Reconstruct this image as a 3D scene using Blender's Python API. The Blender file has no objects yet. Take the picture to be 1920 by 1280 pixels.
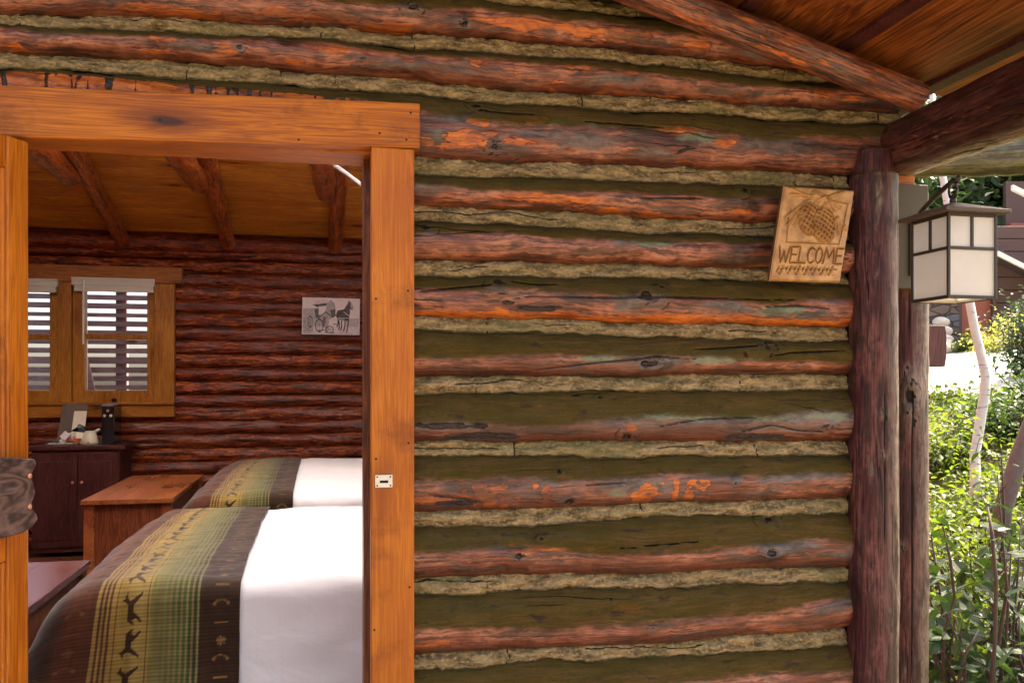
import bpy, bmesh, math, random
import numpy as np
from mathutils import Vector, Matrix, Euler
random.seed(7)
SC = bpy.context.scene
COL = SC.collection
# ------------------------------------------------------------------ camera
YAW = math.radians(12.35); S_, C_ = math.sin(YAW), math.cos(YAW)
F = 1650.0; EYE = 1.40; HOR = 722.0
cam = bpy.data.cameras.new("camera"); camo = bpy.data.objects.new("camera", cam); COL.objects.link(camo)
camo.location = (0, 0, EYE); camo.rotation_euler = (math.pi/2, 0, -YAW)
cam.sensor_width = 36; cam.lens = F/1920*36; cam.shift_y = (HOR-640)/1920.0
cam.clip_start = 0.02; cam.clip_end = 500
cam.dof.use_dof = False
SC.camera = camo
# ------------------------------------------------------------------ light
SUN_AZ, SUN_EL = math.radians(66), math.radians(52)
w = bpy.data.worlds.new("World"); SC.world = w; w.use_nodes = True
nt = w.node_tree; sky = nt.nodes.new("ShaderNodeTexSky"); sky.sky_type = 'NISHITA'; sky.sun_disc = False
sky.sun_elevation = SUN_EL; sky.sun_rotation = SUN_AZ; sky.air_density = 0.7; sky.dust_density = 5.0; sky.ozone_density = 0.4
bg = nt.nodes["Background"]; bg.inputs[1].default_value = 0.15; nt.links.new(sky.outputs[0], bg.inputs[0])
sd = bpy.data.lights.new("sun", 'SUN'); so = bpy.data.objects.new("sun", sd); COL.objects.link(so)
sd.energy = 4.5; sd.angle = math.radians(0.5); sd.color = (1, .93, .82)
sv = Vector((math.cos(SUN_EL)*math.sin(SUN_AZ), math.cos(SUN_EL)*math.cos(SUN_AZ), math.sin(SUN_EL)))
so.rotation_euler = sv.to_track_quat('Z', 'Y').to_euler(); so.location = sv*40
SC.view_settings.view_transform = 'Standard'; SC.view_settings.look = 'None'
SC.view_settings.exposure = 2.4; SC.view_settings.use_white_balance = True; SC.view_settings.white_balance_temperature = 7600; SC.view_settings.white_balance_tint = 8; SC.view_settings.gamma = 1
SC.cycles.max_bounces = 10; SC.cycles.diffuse_bounces = 6; SC.cycles.transmission_bounces = 6; SC.cycles.transparent_max_bounces = 12
SC.cycles.sample_clamp_indirect = 6
SC.cycles.use_denoising = True
# ------------------------------------------------------------------ measuring helpers
def ray(px, py):
    u = (px-960)/F; v = (HOR-py)/F
    return np.array([S_+u*C_, C_-u*S_, v])
def atY(px, py, Y):
    r = ray(px, py); return np.array([0, 0, EYE]) + r*(Y/r[1])
def atD(px, py, D):
    return np.array([0, 0, EYE]) + ray(px, py)*D
# ------------------------------------------------------------------ numpy noise
def _h(ix, iy, s):
    n = (ix.astype(np.int64)*374761393 + iy.astype(np.int64)*668265263 + int(s)*2246822519) & 0xffffffff
    n = ((n ^ (n >> 13))*1274126177) & 0xffffffff
    n = n ^ (n >> 16)
    return n/4294967295.0
def vn(x, y, s=0):
    x = np.asarray(x, float); y = np.asarray(y, float)+0*x; x = x+0*y
    ix = np.floor(x); iy = np.floor(y); fx = x-ix; fy = y-iy
    fx = fx*fx*(3-2*fx); fy = fy*fy*(3-2*fy)
    a = _h(ix, iy, s); b = _h(ix+1, iy, s); c = _h(ix, iy+1, s); d = _h(ix+1, iy+1, s)
    return (a*(1-fx)+b*fx)*(1-fy) + (c*(1-fx)+d*fx)*fy
def fbm(x, y, s=0, o=4):
    t = 0; a = .5; n = 0
    for i in range(o):
        t = t + a*vn(np.asarray(x)*2**i, np.asarray(y)*2**i, s+i*17); n += a; a *= .5
    return t/n - .5
def sst(a, b, x):
    t = np.clip((x-a)/(b-a), 0, 1); return t*t*(3-2*t)
# ------------------------------------------------------------------ object helpers
def link(name, me, mat=None, parent=None):
    o = bpy.data.objects.new(name, me); COL.objects.link(o)
    if mat is not None and not me.materials: me.materials.append(mat)
    if parent is not None: o.parent = parent
    return o
def tag(o, label=None, cat=None, group=None, kind=None):
    if label: o["label"] = label
    if cat: o["category"] = cat
    if group: o["group"] = group
    if kind: o["kind"] = kind
    return o
def empty(name, label=None, cat=None, loc=(0, 0, 0), rz=0, group=None, parent=None):
    o = bpy.data.objects.new(name, None); COL.objects.link(o); o.location = loc; o.rotation_euler = (0, 0, rz)
    o.empty_display_size = .1
    if parent is not None: o.parent = parent
    return tag(o, label, cat, group)
def org(parent):
    v = Vector((0, 0, 0)); p = parent
    while p is not None: v = v + Vector(p.location); p = p.parent
    return np.array(v)
def npmesh(name, V, Fc, mat, parent=None, smooth=True, attrs=None, col=None, local=False):
    """V world coordinates unless local; parts of unrotated parents are shifted to them"""
    V = np.asarray(V, float)
    if parent is not None and not local: V = V - org(parent)
    me = bpy.data.meshes.new(name)
    Fc = np.asarray(Fc, np.int64)
    k = Fc.shape[1]
    me.vertices.add(len(V)); me.vertices.foreach_set("co", V.astype(np.float32).ravel())
    me.loops.add(Fc.size); me.loops.foreach_set("vertex_index", Fc.ravel().astype(np.int32))
    me.polygons.add(len(Fc)); me.polygons.foreach_set("loop_start", (np.arange(len(Fc))*k).astype(np.int32))
    me.polygons.foreach_set("use_smooth", np.full(len(Fc), smooth))
    me.update(calc_edges=True); me.validate()
    if attrs:
        for n, a in attrs.items():
            a = np.asarray(a, np.float32)
            if a.ndim == 2:
                at = me.attributes.new(n, 'FLOAT_VECTOR', 'POINT'); at.data.foreach_set("vector", a.ravel())
            else:
                at = me.attributes.new(n, 'FLOAT', 'POINT'); at.data.foreach_set("value", a)
    if col is not None:
        at = me.attributes.new("col", 'FLOAT_COLOR', 'POINT')
        c4 = np.ones((len(V), 4), np.float32); c4[:, :3] = col; at.data.foreach_set("color", c4.ravel())
    return link(name, me, mat, parent)
def gridfaces(nu, nv, off=0, flip=False):
    i, j = np.meshgrid(np.arange(nu-1), np.arange(nv-1), indexing='ij')
    a = (i*nv+j).ravel()+off; b = a+nv; c = b+1; d = a+1
    return np.stack([a, d, c, b] if flip else [a, b, c, d], 1)
class MB:
    def __init__(s): s.v = []; s.f = []
    def add(s, v, f, M=None):
        o = len(s.v)
        for p in v:
            p = Vector(p)
            s.v.append(tuple(M @ p) if M is not None else tuple(p))
        s.f += [tuple(i+o for i in q) for q in f]; return s
    def box(s, x0, x1, y0, y1, z0, z1, M=None):
        v = [(x, y, z) for x in (x0, x1) for y in (y0, y1) for z in (z0, z1)]
        return s.add(v, [(0, 1, 3, 2), (4, 6, 7, 5), (0, 4, 5, 1), (2, 3, 7, 6), (0, 2, 6, 4), (1, 5, 7, 3)], M)
    def tube(s, pts, rad, n=10, M=None, cap=True):
        pts = [Vector(p) for p in pts]
        if not isinstance(rad, (list, tuple)): rad = [rad]*len(pts)
        v = []; f = []; up = None
        for i, p in enumerate(pts):
            t = (pts[min(i+1, len(pts)-1)]-pts[max(i-1, 0)]).normalized()
            if up is None: up = Vector((0, 0, 1)) if abs(t.z) < .9 else Vector((1, 0, 0))
            a = t.cross(up).normalized(); b = a.cross(t).normalized(); up = b
            for k in range(n):
                an = 2*math.pi*k/n
                v.append(p+(a*math.cos(an)+b*math.sin(an))*rad[i])
        for i in range(len(pts)-1):
            for k in range(n):
                f.append((i*n+k, i*n+(k+1) % n, (i+1)*n+(k+1) % n, (i+1)*n+k))
        if cap:
            f.append(tuple(range(n-1, -1, -1))); f.append(tuple((len(pts)-1)*n+k for k in range(n)))
        return s.add(v, f, M)
    def lathe(s, prof, n=24, M=None):
        v = []; f = []
        for r, z in prof:
            for k in range(n):
                a = 2*math.pi*k/n; v.append((r*math.cos(a), r*math.sin(a), z))
        for i in range(len(prof)-1):
            for k in range(n): f.append((i*n+k, i*n+(k+1) % n, (i+1)*n+(k+1) % n, (i+1)*n+k))
        f.append(tuple(range(n-1, -1, -1))); f.append(tuple((len(prof)-1)*n+k for k in range(n)))
        return s.add(v, f, M)
    def build(s, name, mat, parent=None, bevel=0, smooth=False, local=False):
        o = -org(parent) if (parent is not None and not local) else np.zeros(3)
        me = bpy.data.meshes.new(name)
        me.from_pydata([(a+o[0], b+o[1], c+o[2]) for a, b, c in s.v], [], s.f); me.update()
        bm = bmesh.new(); bm.from_mesh(me); bmesh.ops.recalc_face_normals(bm, faces=bm.faces); bm.to_mesh(me); bm.free()
        if smooth:
            me.polygons.foreach_set("use_smooth", [True]*len(me.polygons))
        ob = link(name, me, mat, parent)
        if bevel:
            m = ob.modifiers.new("b", 'BEVEL'); m.width = bevel; m.segments = 2; m.limit_method = 'ANGLE'
        return ob
# ------------------------------------------------------------------ materials
class NT:
    def __init__(s, name):
        s.m = bpy.data.materials.new(name); s.m.use_nodes = True; s.t = s.m.node_tree; s.b = s.t.nodes["Principled BSDF"]
        s.out = s.t.nodes["Material Output"]
    def n(s, ty, **k):
        x = s.t.nodes.new(ty)
        for a, b in k.items(): setattr(x, a, b)
        return x
    def set(s, sock, v):
        if hasattr(v, "links"): s.t.links.new(v, sock)
        elif isinstance(v, (tuple, list)) and len(v) == 3 and sock.type == 'RGBA': sock.default_value = (*v, 1)
        else: sock.default_value = v
    def attr(s, name, out="Fac"): x = s.n("ShaderNodeAttribute", attribute_name=name); return x.outputs[out]
    def math(s, op, a, b=0.0, clamp=False):
        x = s.n("ShaderNodeMath", operation=op, use_clamp=clamp); s.set(x.inputs[0], a); s.set(x.inputs[1], b); return x.outputs[0]
    def vmul(s, v, sc):
        x = s.n("ShaderNodeVectorMath", operation='MULTIPLY'); s.set(x.inputs[0], v); x.inputs[1].default_value = sc; return x.outputs[0]
    def vadd(s, v, a):
        x = s.n("ShaderNodeVectorMath", operation='ADD'); s.set(x.inputs[0], v); s.set(x.inputs[1], a); return x.outputs[0]
    def noise(s, v, scale=1.0, det=5, rough=.55, dist=0.0):
        x = s.n("ShaderNodeTexNoise"); s.set(x.inputs["Vector"], v); x.inputs["Scale"].default_value = scale
        x.inputs["Detail"].default_value = det; x.inputs["Roughness"].default_value = rough; x.inputs["Distortion"].default_value = dist
        return x.outputs["Fac"]
    def ramp(s, f, lo, hi):
        x = s.n("ShaderNodeMapRange", interpolation_type='SMOOTHSTEP'); s.set(x.inputs[0], f)
        x.inputs[1].default_value = lo; x.inputs[2].default_value = hi; return x.outputs[0]
    def mix(s, f, a, b, mode='MIX'):
        x = s.n("ShaderNodeMix", data_type='RGBA', blend_type=mode); s.set(x.inputs[0], f); s.set(x.inputs[6], a); s.set(x.inputs[7], b); return x.outputs[2]
    def obj(s): return s.n("ShaderNodeTexCoord").outputs["Object"]
    def bump(s, h, st=.3, dist=.01, nrm=None):
        x = s.n("ShaderNodeBump"); x.inputs["Strength"].default_value = st; x.inputs["Distance"].default_value = dist
        s.set(x.inputs["Height"], h)
        if nrm is not None: s.set(x.inputs["Normal"], nrm)
        return x.outputs[0]
    def fin(s, col, rough=.5, nrm=None, spec=.5, **k):
        s.set(s.b.inputs["Base Color"], col); s.set(s.b.inputs["Roughness"], rough)
        if nrm is not None: s.set(s.b.inputs["Normal"], nrm)
        s.b.inputs["Specular IOR Level"].default_value = spec
        for a, v in k.items(): s.set(s.b.inputs[a.replace('_', ' ')], v)
        return s.m
def mat_log(name, deep, red, pink, orange, grey, oamt=.60, rough=.42, dustcol=(.050, .039, .009), gl=.5, gamt=.55):
    t = NT(name); lc = t.attr("lc", "Vector")
    big = t.noise(t.vmul(lc, (5, 14, 1)), det=3)
    st = t.noise(t.vmul(lc, (9, 170, 1)), det=4, dist=.6)
    fine = t.noise(t.vmul(lc, (60, 420, 1)), det=3)
    mot = t.noise(t.vmul(lc, (28, 60, 1)), det=5, dist=.5)
    c = t.mix(t.ramp(st, .3, .7), deep, red)
    c = t.mix(t.math('MULTIPLY', t.ramp(big, .36, .60), t.ramp(t.math('ADD', t.math('MULTIPLY', mot, .5), t.math('MULTIPLY', st, .5)), .38, .62)), c, pink)
    g = t.noise(t.vmul(t.vadd(lc, (3.1, 7.7, 2.0)), (4, 17, 1)), det=5, dist=.4)
    gm = t.math('ADD', t.ramp(g, gamt, gamt+.13), t.attr("grey"), True)
    c = t.mix(gm, c, t.mix(t.ramp(mot, .35, .65), grey, (grey[0]*.4, grey[1]*.38, grey[2]*.4)))
    o = t.noise(t.vmul(t.vadd(lc, (9.3, 1.7, 5.0)), (9, 34, 1)), det=6, rough=.62)
    ov = t.math('ADD', t.math('SUBTRACT', o, oamt), t.math('MULTIPLY', t.attr("orange"), .32))
    om = t.ramp(ov, .0, .05)
    c = t.mix(om, c, t.mix(t.math('MULTIPLY', t.ramp(st, .3, .65), t.ramp(mot, .3, .55)), (orange[0]*.5, orange[1]*.36, orange[2]*.35), orange))
    gr = t.math('ADD', t.attr("green"), t.math('MULTIPLY', t.math('SUBTRACT', mot, .5), .8))
    c = t.mix(t.ramp(gr, .35, .95), c, t.mix(mot, (.075, .085, .045), (.20, .22, .14)))
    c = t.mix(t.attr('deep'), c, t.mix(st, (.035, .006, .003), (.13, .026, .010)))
    bl2 = t.ramp(t.noise(t.vmul(t.vadd(lc, (5, 3, 7)), (3.5, 26, 1)), det=8, rough=.68), .49, .60)
    c = t.mix(t.math('MULTIPLY', bl2, .85), c, t.mix(.82, c, (.015, .007, .006)))
    dn = t.math('ADD', t.attr("dust"), t.math('MULTIPLY', t.math('SUBTRACT', t.noise(t.vmul(lc, (22, 60, 1)), det=6, rough=.6), .5), .55))
    dm = t.ramp(dn, .25, .78)
    speck = t.ramp(t.noise(t.vmul(lc, (260, 260, 1)), det=2), .66, .74)
    dc = t.mix(t.noise(t.vmul(lc, (12, 40, 1))), (dustcol[0]*.6, dustcol[1]*.6, dustcol[2]*.55), (dustcol[0]*1.5, dustcol[1]*1.5, dustcol[2]*1.5))
    dc = t.mix(t.math('MULTIPLY', speck, .35), dc, (.3, .26, .13))
    dc = t.mix(t.math('MULTIPLY', t.ramp(st, .5, .72), .6), dc, (.095, .05, .024)); c = t.mix(t.math('MULTIPLY', dm, .92), c, dc)
    # random fine black checks
    ck = t.noise(t.vmul(t.vadd(lc, (1.3, 4.7, 8.0)), (1.6, 24, 1)), det=1, dist=.0)
    ckm = t.math('SUBTRACT', 1.0, t.ramp(t.math('ABSOLUTE', t.math('SUBTRACT', ck, .5)), .004, .013))
    gate = t.ramp(t.noise(t.vmul(t.vadd(lc, (6, 2, 3)), (2.2, 9, 1)), det=1), .60, .66)
    ckm = t.math('MULTIPLY', ckm, gate)
    dkn = t.math('ADD', t.attr("dark"), t.math('MULTIPLY', t.math('SUBTRACT', fine, .5), .5))
    dk = t.math('MAXIMUM', t.ramp(dkn, .42, .62), ckm)
    c = t.mix(dk, c, (.012, .008, .006))
    blk = t.ramp(t.noise(t.vmul(t.vadd(lc, (2, 9, 4)), (11, 34, 1)), det=7, rough=.68), .56, .66)
    c = t.mix(t.math('MULTIPLY', blk, .75), c, (.028, .018, .018))
    c = t.mix(t.ramp(fine, .52, .75), c, t.mix(.45, c, (.015, .008, .006)))
    r = t.mix(dm, (rough, rough, rough), (.92, .92, .92))
    h = t.math('ADD', t.math('MULTIPLY', st, .5), t.math('ADD', t.math('MULTIPLY', fine, .25), t.math('MULTIPLY', om, .35)))
    h = t.math('SUBTRACT', h, t.math('MULTIPLY', dk, 1.2))
    h = t.math('ADD', h, t.math('MULTIPLY', mot, .5))
    m_ = t.fin(c, r, t.bump(h, .8, .006), gl); t.set(t.b.inputs['Specular IOR Level'], t.math('MULTIPLY', gl, t.math('SUBTRACT', 1.0, t.math('MULTIPLY', dm, .85)))); return m_
M_LOG = mat_log("weathered_log", (.032, .009, .006), (.21, .052, .026), (.40, .15, .085), (.56, .15, .022), (.13, .105, .095), oamt=.65, rough=.34, gl=.5)
M_LOGIN = mat_log("varnished_interior_log", (.030, .005, .002), (.34, .042, .011), (.38, .075, .022), (.56, .13, .022), (.10, .03, .02), oamt=.62, rough=.24, gl=.45, gamt=.62, dustcol=(.03, .01, .006))
M_RAFT = mat_log("rafter_log", (.12, .02, .007), (.58, .12, .024), (.60, .18, .05), (.80, .24, .04), (.14, .035, .02), oamt=.53, rough=.3, gl=.6, gamt=.63)
M_POST = mat_log("porch_post_wood", (.02, .006, .008), (.085, .020, .020), (.16, .06, .05), (.36, .12, .05), (.22, .165, .125), oamt=.72, rough=.5, gamt=.62, gl=.22)
M_BEAM = mat_log("porch_beam_wood", (.014, .004, .004), (.07, .014, .010), (.12, .04, .03), (.42, .13, .035), (.62, .52, .40), oamt=.66, gl=.25, rough=.4, gamt=.6)
M_MOSSY = mat_log("mossy_log_wood", (.05, .05, .02), (.12, .12, .05), (.2, .2, .09), (.16, .14, .05), (.17, .18, .1), oamt=.7)

def mat_wood(name, dark, light, axis=2, sc=1.0, rough=.4, knots=True, bump=.15, streak=.6, dirt=0.0, spec=.28):
    """sawn board; grain runs along the axis; every board gets its own seed from the object"""
    t = NT(name); o = t.obj(); inf = t.n("ShaderNodeObjectInfo").outputs["Random"]
    x = t.n("ShaderNodeCombineXYZ"); 
    for i in range(3): t.set(x.inputs[i], t.math('MULTIPLY', inf, 37.0+9*i))
    o = t.vadd(o, x.outputs[0])
    k = [22, 22, 22]; k[axis] = 1.3; k = tuple(a*sc for a in k)
    k2 = [220, 220, 220]; k2[axis] = 5; k2 = tuple(a*sc for a in k2)
    k3 = [5, 5, 5]; k3[axis] = 2.2; k3 = tuple(a*sc for a in k3)
    rings = t.noise(t.vmul(o, k), det=3, dist=1.2)
    wv = t.math('FRACT', t.math('MULTIPLY', rings, 9.0)); wv = t.math('ABSOLUTE', t.math('SUBTRACT', wv, .5))
    fine = t.noise(t.vmul(o, k2), det=4)
    blot = t.noise(t.vmul(o, k3), det=4)
    f = t.math('ADD', t.math('MULTIPLY', wv, streak), t.math('ADD', t.math('MULTIPLY', fine, .45), t.math('MULTIPLY', blot, .55)))
    c = t.mix(t.ramp(f, .35, 1.0), dark, light)
    hgt = fine
    if knots:
        vk = [7, 7, 7]; vk[axis] = 2.4; vk = tuple(a*sc for a in vk)
        v = t.n("ShaderNodeTexVoronoi", feature='F1'); t.set(v.inputs["Vector"], t.vadd(t.vmul(o, vk), t.vmul(t.n("ShaderNodeTexNoise").outputs["Color"], (.15, .15, .15)))); v.inputs["Scale"].default_value = 1
        sep = t.n("ShaderNodeSeparateColor"); t.set(sep.inputs[0], v.outputs["Color"])
        gate = t.ramp(sep.outputs[0], .62, .64)
        d = v.outputs["Distance"]
        halo = t.math('MULTIPLY', t.math('SUBTRACT', 1.0, t.ramp(d, .10, .34)), gate)
        core = t.math('MULTIPLY', t.math('SUBTRACT', 1.0, t.ramp(d, .06, .13)), gate)
        c = t.mix(t.math('MULTIPLY', halo, .55), c, (dark[0]*.5, dark[1]*.42, dark[2]*.4))
        c = t.mix(t.math('MULTIPLY', core, .85), c, (.03, .012, .006))
        hgt = t.math('SUBTRACT', fine, core)
    if dirt:
        dn = t.ramp(t.noise(o, 7, det=7, rough=.65), .52, .72)
        c = t.mix(t.math('MULTIPLY', dn, dirt), c, (dark[0]*.35, dark[1]*.33, dark[2]*.35))
    r = t.math('ADD', rough, t.math('MULTIPLY', t.math('SUBTRACT', blot, .5), .3))
    return t.fin(c, r, t.bump(hgt, bump, .003), spec)
def flat(name, col, rough=.5, metal=0.0, nz=.15, ns=40, bump=0.0, spec=.5):
    t = NT(name); n = t.noise(t.obj(), ns, det=5)
    c = t.mix(n, tuple(a*(1-nz) for a in col), tuple(min(1, a*(1+nz)) for a in col))
    m = t.fin(c, rough, t.bump(n, bump, .002) if bump else None, spec); t.b.inputs["Metallic"].default_value = metal
    return m
M_TRIMH = mat_wood("cedar_trim_horizontal", (.20, .045, .004), (.60, .19, .014), 0, rough=.45, dirt=.55, streak=.4)
M_TRIMV = mat_wood("cedar_trim_vertical", (.32, .078, .007), (.64, .22, .022), 2, rough=.45, dirt=.5, streak=.28)
M_JAMB = mat_wood("dark_jamb_wood", (.06, .014, .006), (.26, .075, .025), 2, rough=.4, knots=False)
M_DOOR = mat_wood("door_wood", (.24, .055, .006), (.60, .20, .02), 2, rough=.28, knots=False, streak=.35)
M_WINW = mat_wood("window_pine", (.22, .065, .008), (.52, .22, .03), 2, rough=.4)
M_WINH = mat_wood("window_pine_horizontal", (.20, .055, .006), (.48, .18, .025), 0, rough=.4)
M_CEIL = mat_wood("ceiling_pine", (.42, .11, .016), (.95, .46, .075), 0, rough=.42, streak=.45, sc=.8, bump=.4)
M_ROOFB = mat_wood("porch_roof_board_wood", (.05, .011, .005), (.46, .14, .032), 1, rough=.36, streak=.4, sc=.8)
M_CHEST = mat_wood("chest_wood", (.16, .035, .012), (.50, .16, .05), 1, rough=.3, knots=False, streak=.5)
M_CHESTV = mat_wood("chest_panel_wood", (.10, .022, .010), (.30, .085, .03), 2, rough=.4, knots=False)
M_CAB = mat_wood("dark_cabinet_wood", (.03, .008, .009), (.11, .030, .024), 2, rough=.35, knots=False)
M_FLOOR = mat_wood("plank_floor_wood", (.06, .02, .012), (.2, .07, .035), 0, rough=.35, knots=False)
M_SIGNW = mat_wood("weathered_dark_board", (.015, .007, .006), (.17, .10, .08), 1, rough=.6, knots=False, bump=.9, sc=.3, streak=.6)
def mat_chink():
    t = NT("chinking_mortar"); lc = t.attr("lc", "Vector")
    a = t.noise(t.vmul(lc, (16, 48, 1)), det=7, rough=.58); b = t.noise(t.vmul(lc, (90, 150, 1)), det=4, rough=.6)
    l = t.noise(t.vmul(lc, (3, 6, 1)), det=3)
    c = t.mix(t.ramp(a, .3, .7), (.095, .062, .025), (.42, .29, .14))
    c = t.mix(t.math('MULTIPLY', t.ramp(b, .45, .8), .6), c, (.72, .55, .30))
    c = t.mix(t.math('MULTIPLY', t.ramp(l, .45, .7), .5), c, (.17, .16, .06))
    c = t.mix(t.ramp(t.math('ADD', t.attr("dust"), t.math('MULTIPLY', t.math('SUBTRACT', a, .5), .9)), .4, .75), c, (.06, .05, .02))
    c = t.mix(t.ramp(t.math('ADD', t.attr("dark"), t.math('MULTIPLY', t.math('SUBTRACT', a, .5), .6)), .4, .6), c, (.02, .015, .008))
    h = t.math('ADD', a, t.math('MULTIPLY', b, .5))
    return t.fin(c, .95, t.bump(h, 1.0, .02), .2)
M_CHINK = mat_chink()
def mat_col(name, rough=.8, spec=.3, ns=300, nz=.12, bump=.3, sheen=0):
    t = NT(name); c = t.attr("col", "Color"); n = t.noise(t.obj(), ns, det=3)
    c = t.mix(nz, c, t.mix(n, (.4, .4, .4), (1, 1, 1)), 'MULTIPLY')
    m = t.fin(c, rough, t.bump(n, bump, .001), spec)
    if sheen: t.b.inputs["Sheen Weight"].default_value = sheen
    return m
M_BLANKET = mat_col("woven_blanket", .9, .15, 500, .35, .4, .3)
M_PAINTED = mat_col("printed_card", .6, .3, 50, .05, 0)
M_PLAQUE = None
def mat_plaque():
    t = NT("carved_tan_plaque"); d = t.attr("dark"); n = t.noise(t.obj(), 28, det=6); n2 = t.noise(t.obj(), 160, det=4)
    c = t.mix(t.ramp(n, .35, .65), (.30, .14, .045), (.52, .28, .095))
    c = t.mix(t.math('MULTIPLY', n2, .3), c, (.3, .14, .05))
    c = t.mix(t.math('MULTIPLY', t.ramp(d, .15, .95), .6), c, (.17, .075, .022))  # carving mask paints shade into the grooves and outlines
    return t.fin(c, .42, t.bump(n2, .25, .002), .5)
M_PLAQUE = mat_plaque()
def mat_sheet():
    t = NT("white_bed_linen"); o = t.obj()
    wv = t.noise(t.vmul(o, (70, 3, 3)), det=2); n = t.noise(t.vmul(o, (5, 9, 9)), det=5, dist=.8)
    h = t.math('ADD', t.math('MULTIPLY', wv, .12), n)
    return t.fin(t.mix(n, (.76, .73, .74), (.85, .83, .84)), .8, t.bump(h, .35, .02), .2)
M_SHEET = mat_sheet()
M_DARKMETAL = flat("bronze_lantern_metal", (.035, .024, .018), .5, .3, .3, 60, .3)
M_BOARDP = flat("olive_painted_board", (.055, .042, .022), .7, 0, .3, 300, .3)
M_STEEL = flat("worn_strike_plate", (.62, .58, .5), .4, .35, .25, 200, .2)
M_BLACK = flat("black_plastic", (.012, .012, .015), .22, 0, .2, 60)
M_HOLE = flat("dark_hole", (.008, .006, .005), .9)
M_WHITEC = flat("glazed_ceramic", (.66, .6, .45), .25, 0, .05, 10)
M_BLIND = flat("white_blind_slats", (.72, .70, .60), .5, 0, .06, 20)
M_COPPER = flat("copper_screw", (.62, .3, .18), .35, .7)
M_CARD = flat("brown_card", (.11, .075, .055), .7, 0, .25, 60)
M_PAPER = flat("cream_paper", (.72, .62, .48), .7, 0, .08, 60)
M_PACK = flat("white_packet", (.75, .7, .68), .5, 0, .2, 50)
M_RUST = flat("rust_packet", (.45, .13, .05), .5, 0, .4, 60)
M_CORD = flat("black_cord", (.02, .018, .018), .5)
M_SLAT = mat_wood("outside_slat_wood", (.12, .085, .10), (.30, .23, .26), 0, rough=.7)
M_STRIP = flat("pale_metal_strip", (.55, .52, .5), .35, .4, .06, 10)
M_CORE = flat("wall_core_timber", (.05, .03, .02), .9)
def mat_glass():
    t = NT("window_glass"); t.t.nodes.remove(t.b)
    tr = t.n("ShaderNodeBsdfTransparent"); gl = t.n("ShaderNodeBsdfGlossy"); gl.inputs["Roughness"].default_value = .04
    fr = t.n("ShaderNodeFresnel"); fr.inputs[0].default_value = 1.45; m = t.n("ShaderNodeMixShader")
    tr.inputs[0].default_value = (.93, .94, .97, 1)
    t.t.links.new(fr.outputs[0], m.inputs[0]); t.t.links.new(tr.outputs[0], m.inputs[1]); t.t.links.new(gl.outputs[0], m.inputs[2])
    t.t.links.new(m.outputs[0], t.out.inputs[0]); return t.m
M_GLASS = mat_glass()
def mat_trans(name, c1, c2, tc, k=.5, ns=8, rough=.5, spec=.4):
    t = NT(name); n = t.noise(t.obj(), ns, det=3); inf = t.n("ShaderNodeNewGeometry").outputs["Random Per Island"]
    f = t.math('ADD', t.math('MULTIPLY', n, .5), t.math('MULTIPLY', inf, .5))
    col = t.mix(f, c1, c2); t.fin(col, rough, None, spec)
    tl = t.n("ShaderNodeBsdfTranslucent"); t.set(tl.inputs[0], t.mix(f, tuple(a*.7 for a in tc), tc))
    m = t.n("ShaderNodeMixShader"); m.inputs[0].default_value = k
    t.t.links.new(t.b.outputs[0], m.inputs[1]); t.t.links.new(tl.outputs[0], m.inputs[2]); t.t.links.new(m.outputs[0], t.out.inputs[0]); return t.m
M_LGLASS = mat_trans("frosted_lantern_glass", (.62, .58, .52), (.93, .91, .88), (.9, .86, .8), .45, 14, .22)
M_FILLP = mat_trans("frosted_fill_pane", (.86, .88, .93), (.9, .91, .94), (.90, .91, .96), .88, 3, .6)  # for the panes added to light the room
M_LEAFB = mat_trans("sunlit_leaf", (.018, .042, .008), (.10, .15, .022), (.22, .31, .025), .42)
M_LEAFD = mat_trans("dark_leaf", (.015, .04, .014), (.04, .085, .03), (.07, .15, .02), .3)
M_LEAFY = mat_trans("yellow_leaf", (.22, .26, .06), (.4, .4, .12), (.5, .5, .1), .5)
M_CONIF = mat_trans("forest_leaf", (.02, .045, .02), (.055, .10, .04), (.06, .12, .03), .3)
M_STEM = flat("shrub_stem", (.07, .045, .04), .8, 0, .3, 60, .4)
def mat_birch():
    t = NT("pale_birch_bark"); o = t.obj(); n = t.noise(t.vmul(o, (10, 10, 60)), det=4); n2 = t.noise(o, 14, det=4)
    c = t.mix(n2, (.5, .45, .42), (.72, .68, .64)); c = t.mix(t.ramp(n, .62, .7), c, (.12, .09, .08))
    return t.fin(c, .7, t.bump(n, .3, .004), .3)
M_BIRCH = mat_birch()
M_BARK = flat("grey_brown_bark", (.12, .085, .075), .85, 0, .4, 30, .6)
M_SIDING = flat("brown_lap_siding", (.10, .052, .048), .7, 0, .12, 6)
M_REDP = flat("red_painted_panel", (.34, .085, .055), .6, 0, .1, 6)
M_ROOFD = flat("dark_shingle", (.07, .05, .065), .8, 0, .3, 20, .3)
M_FASC = flat("white_fascia_paint", (.8, .78, .74), .6, 0, .05, 10)
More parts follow.
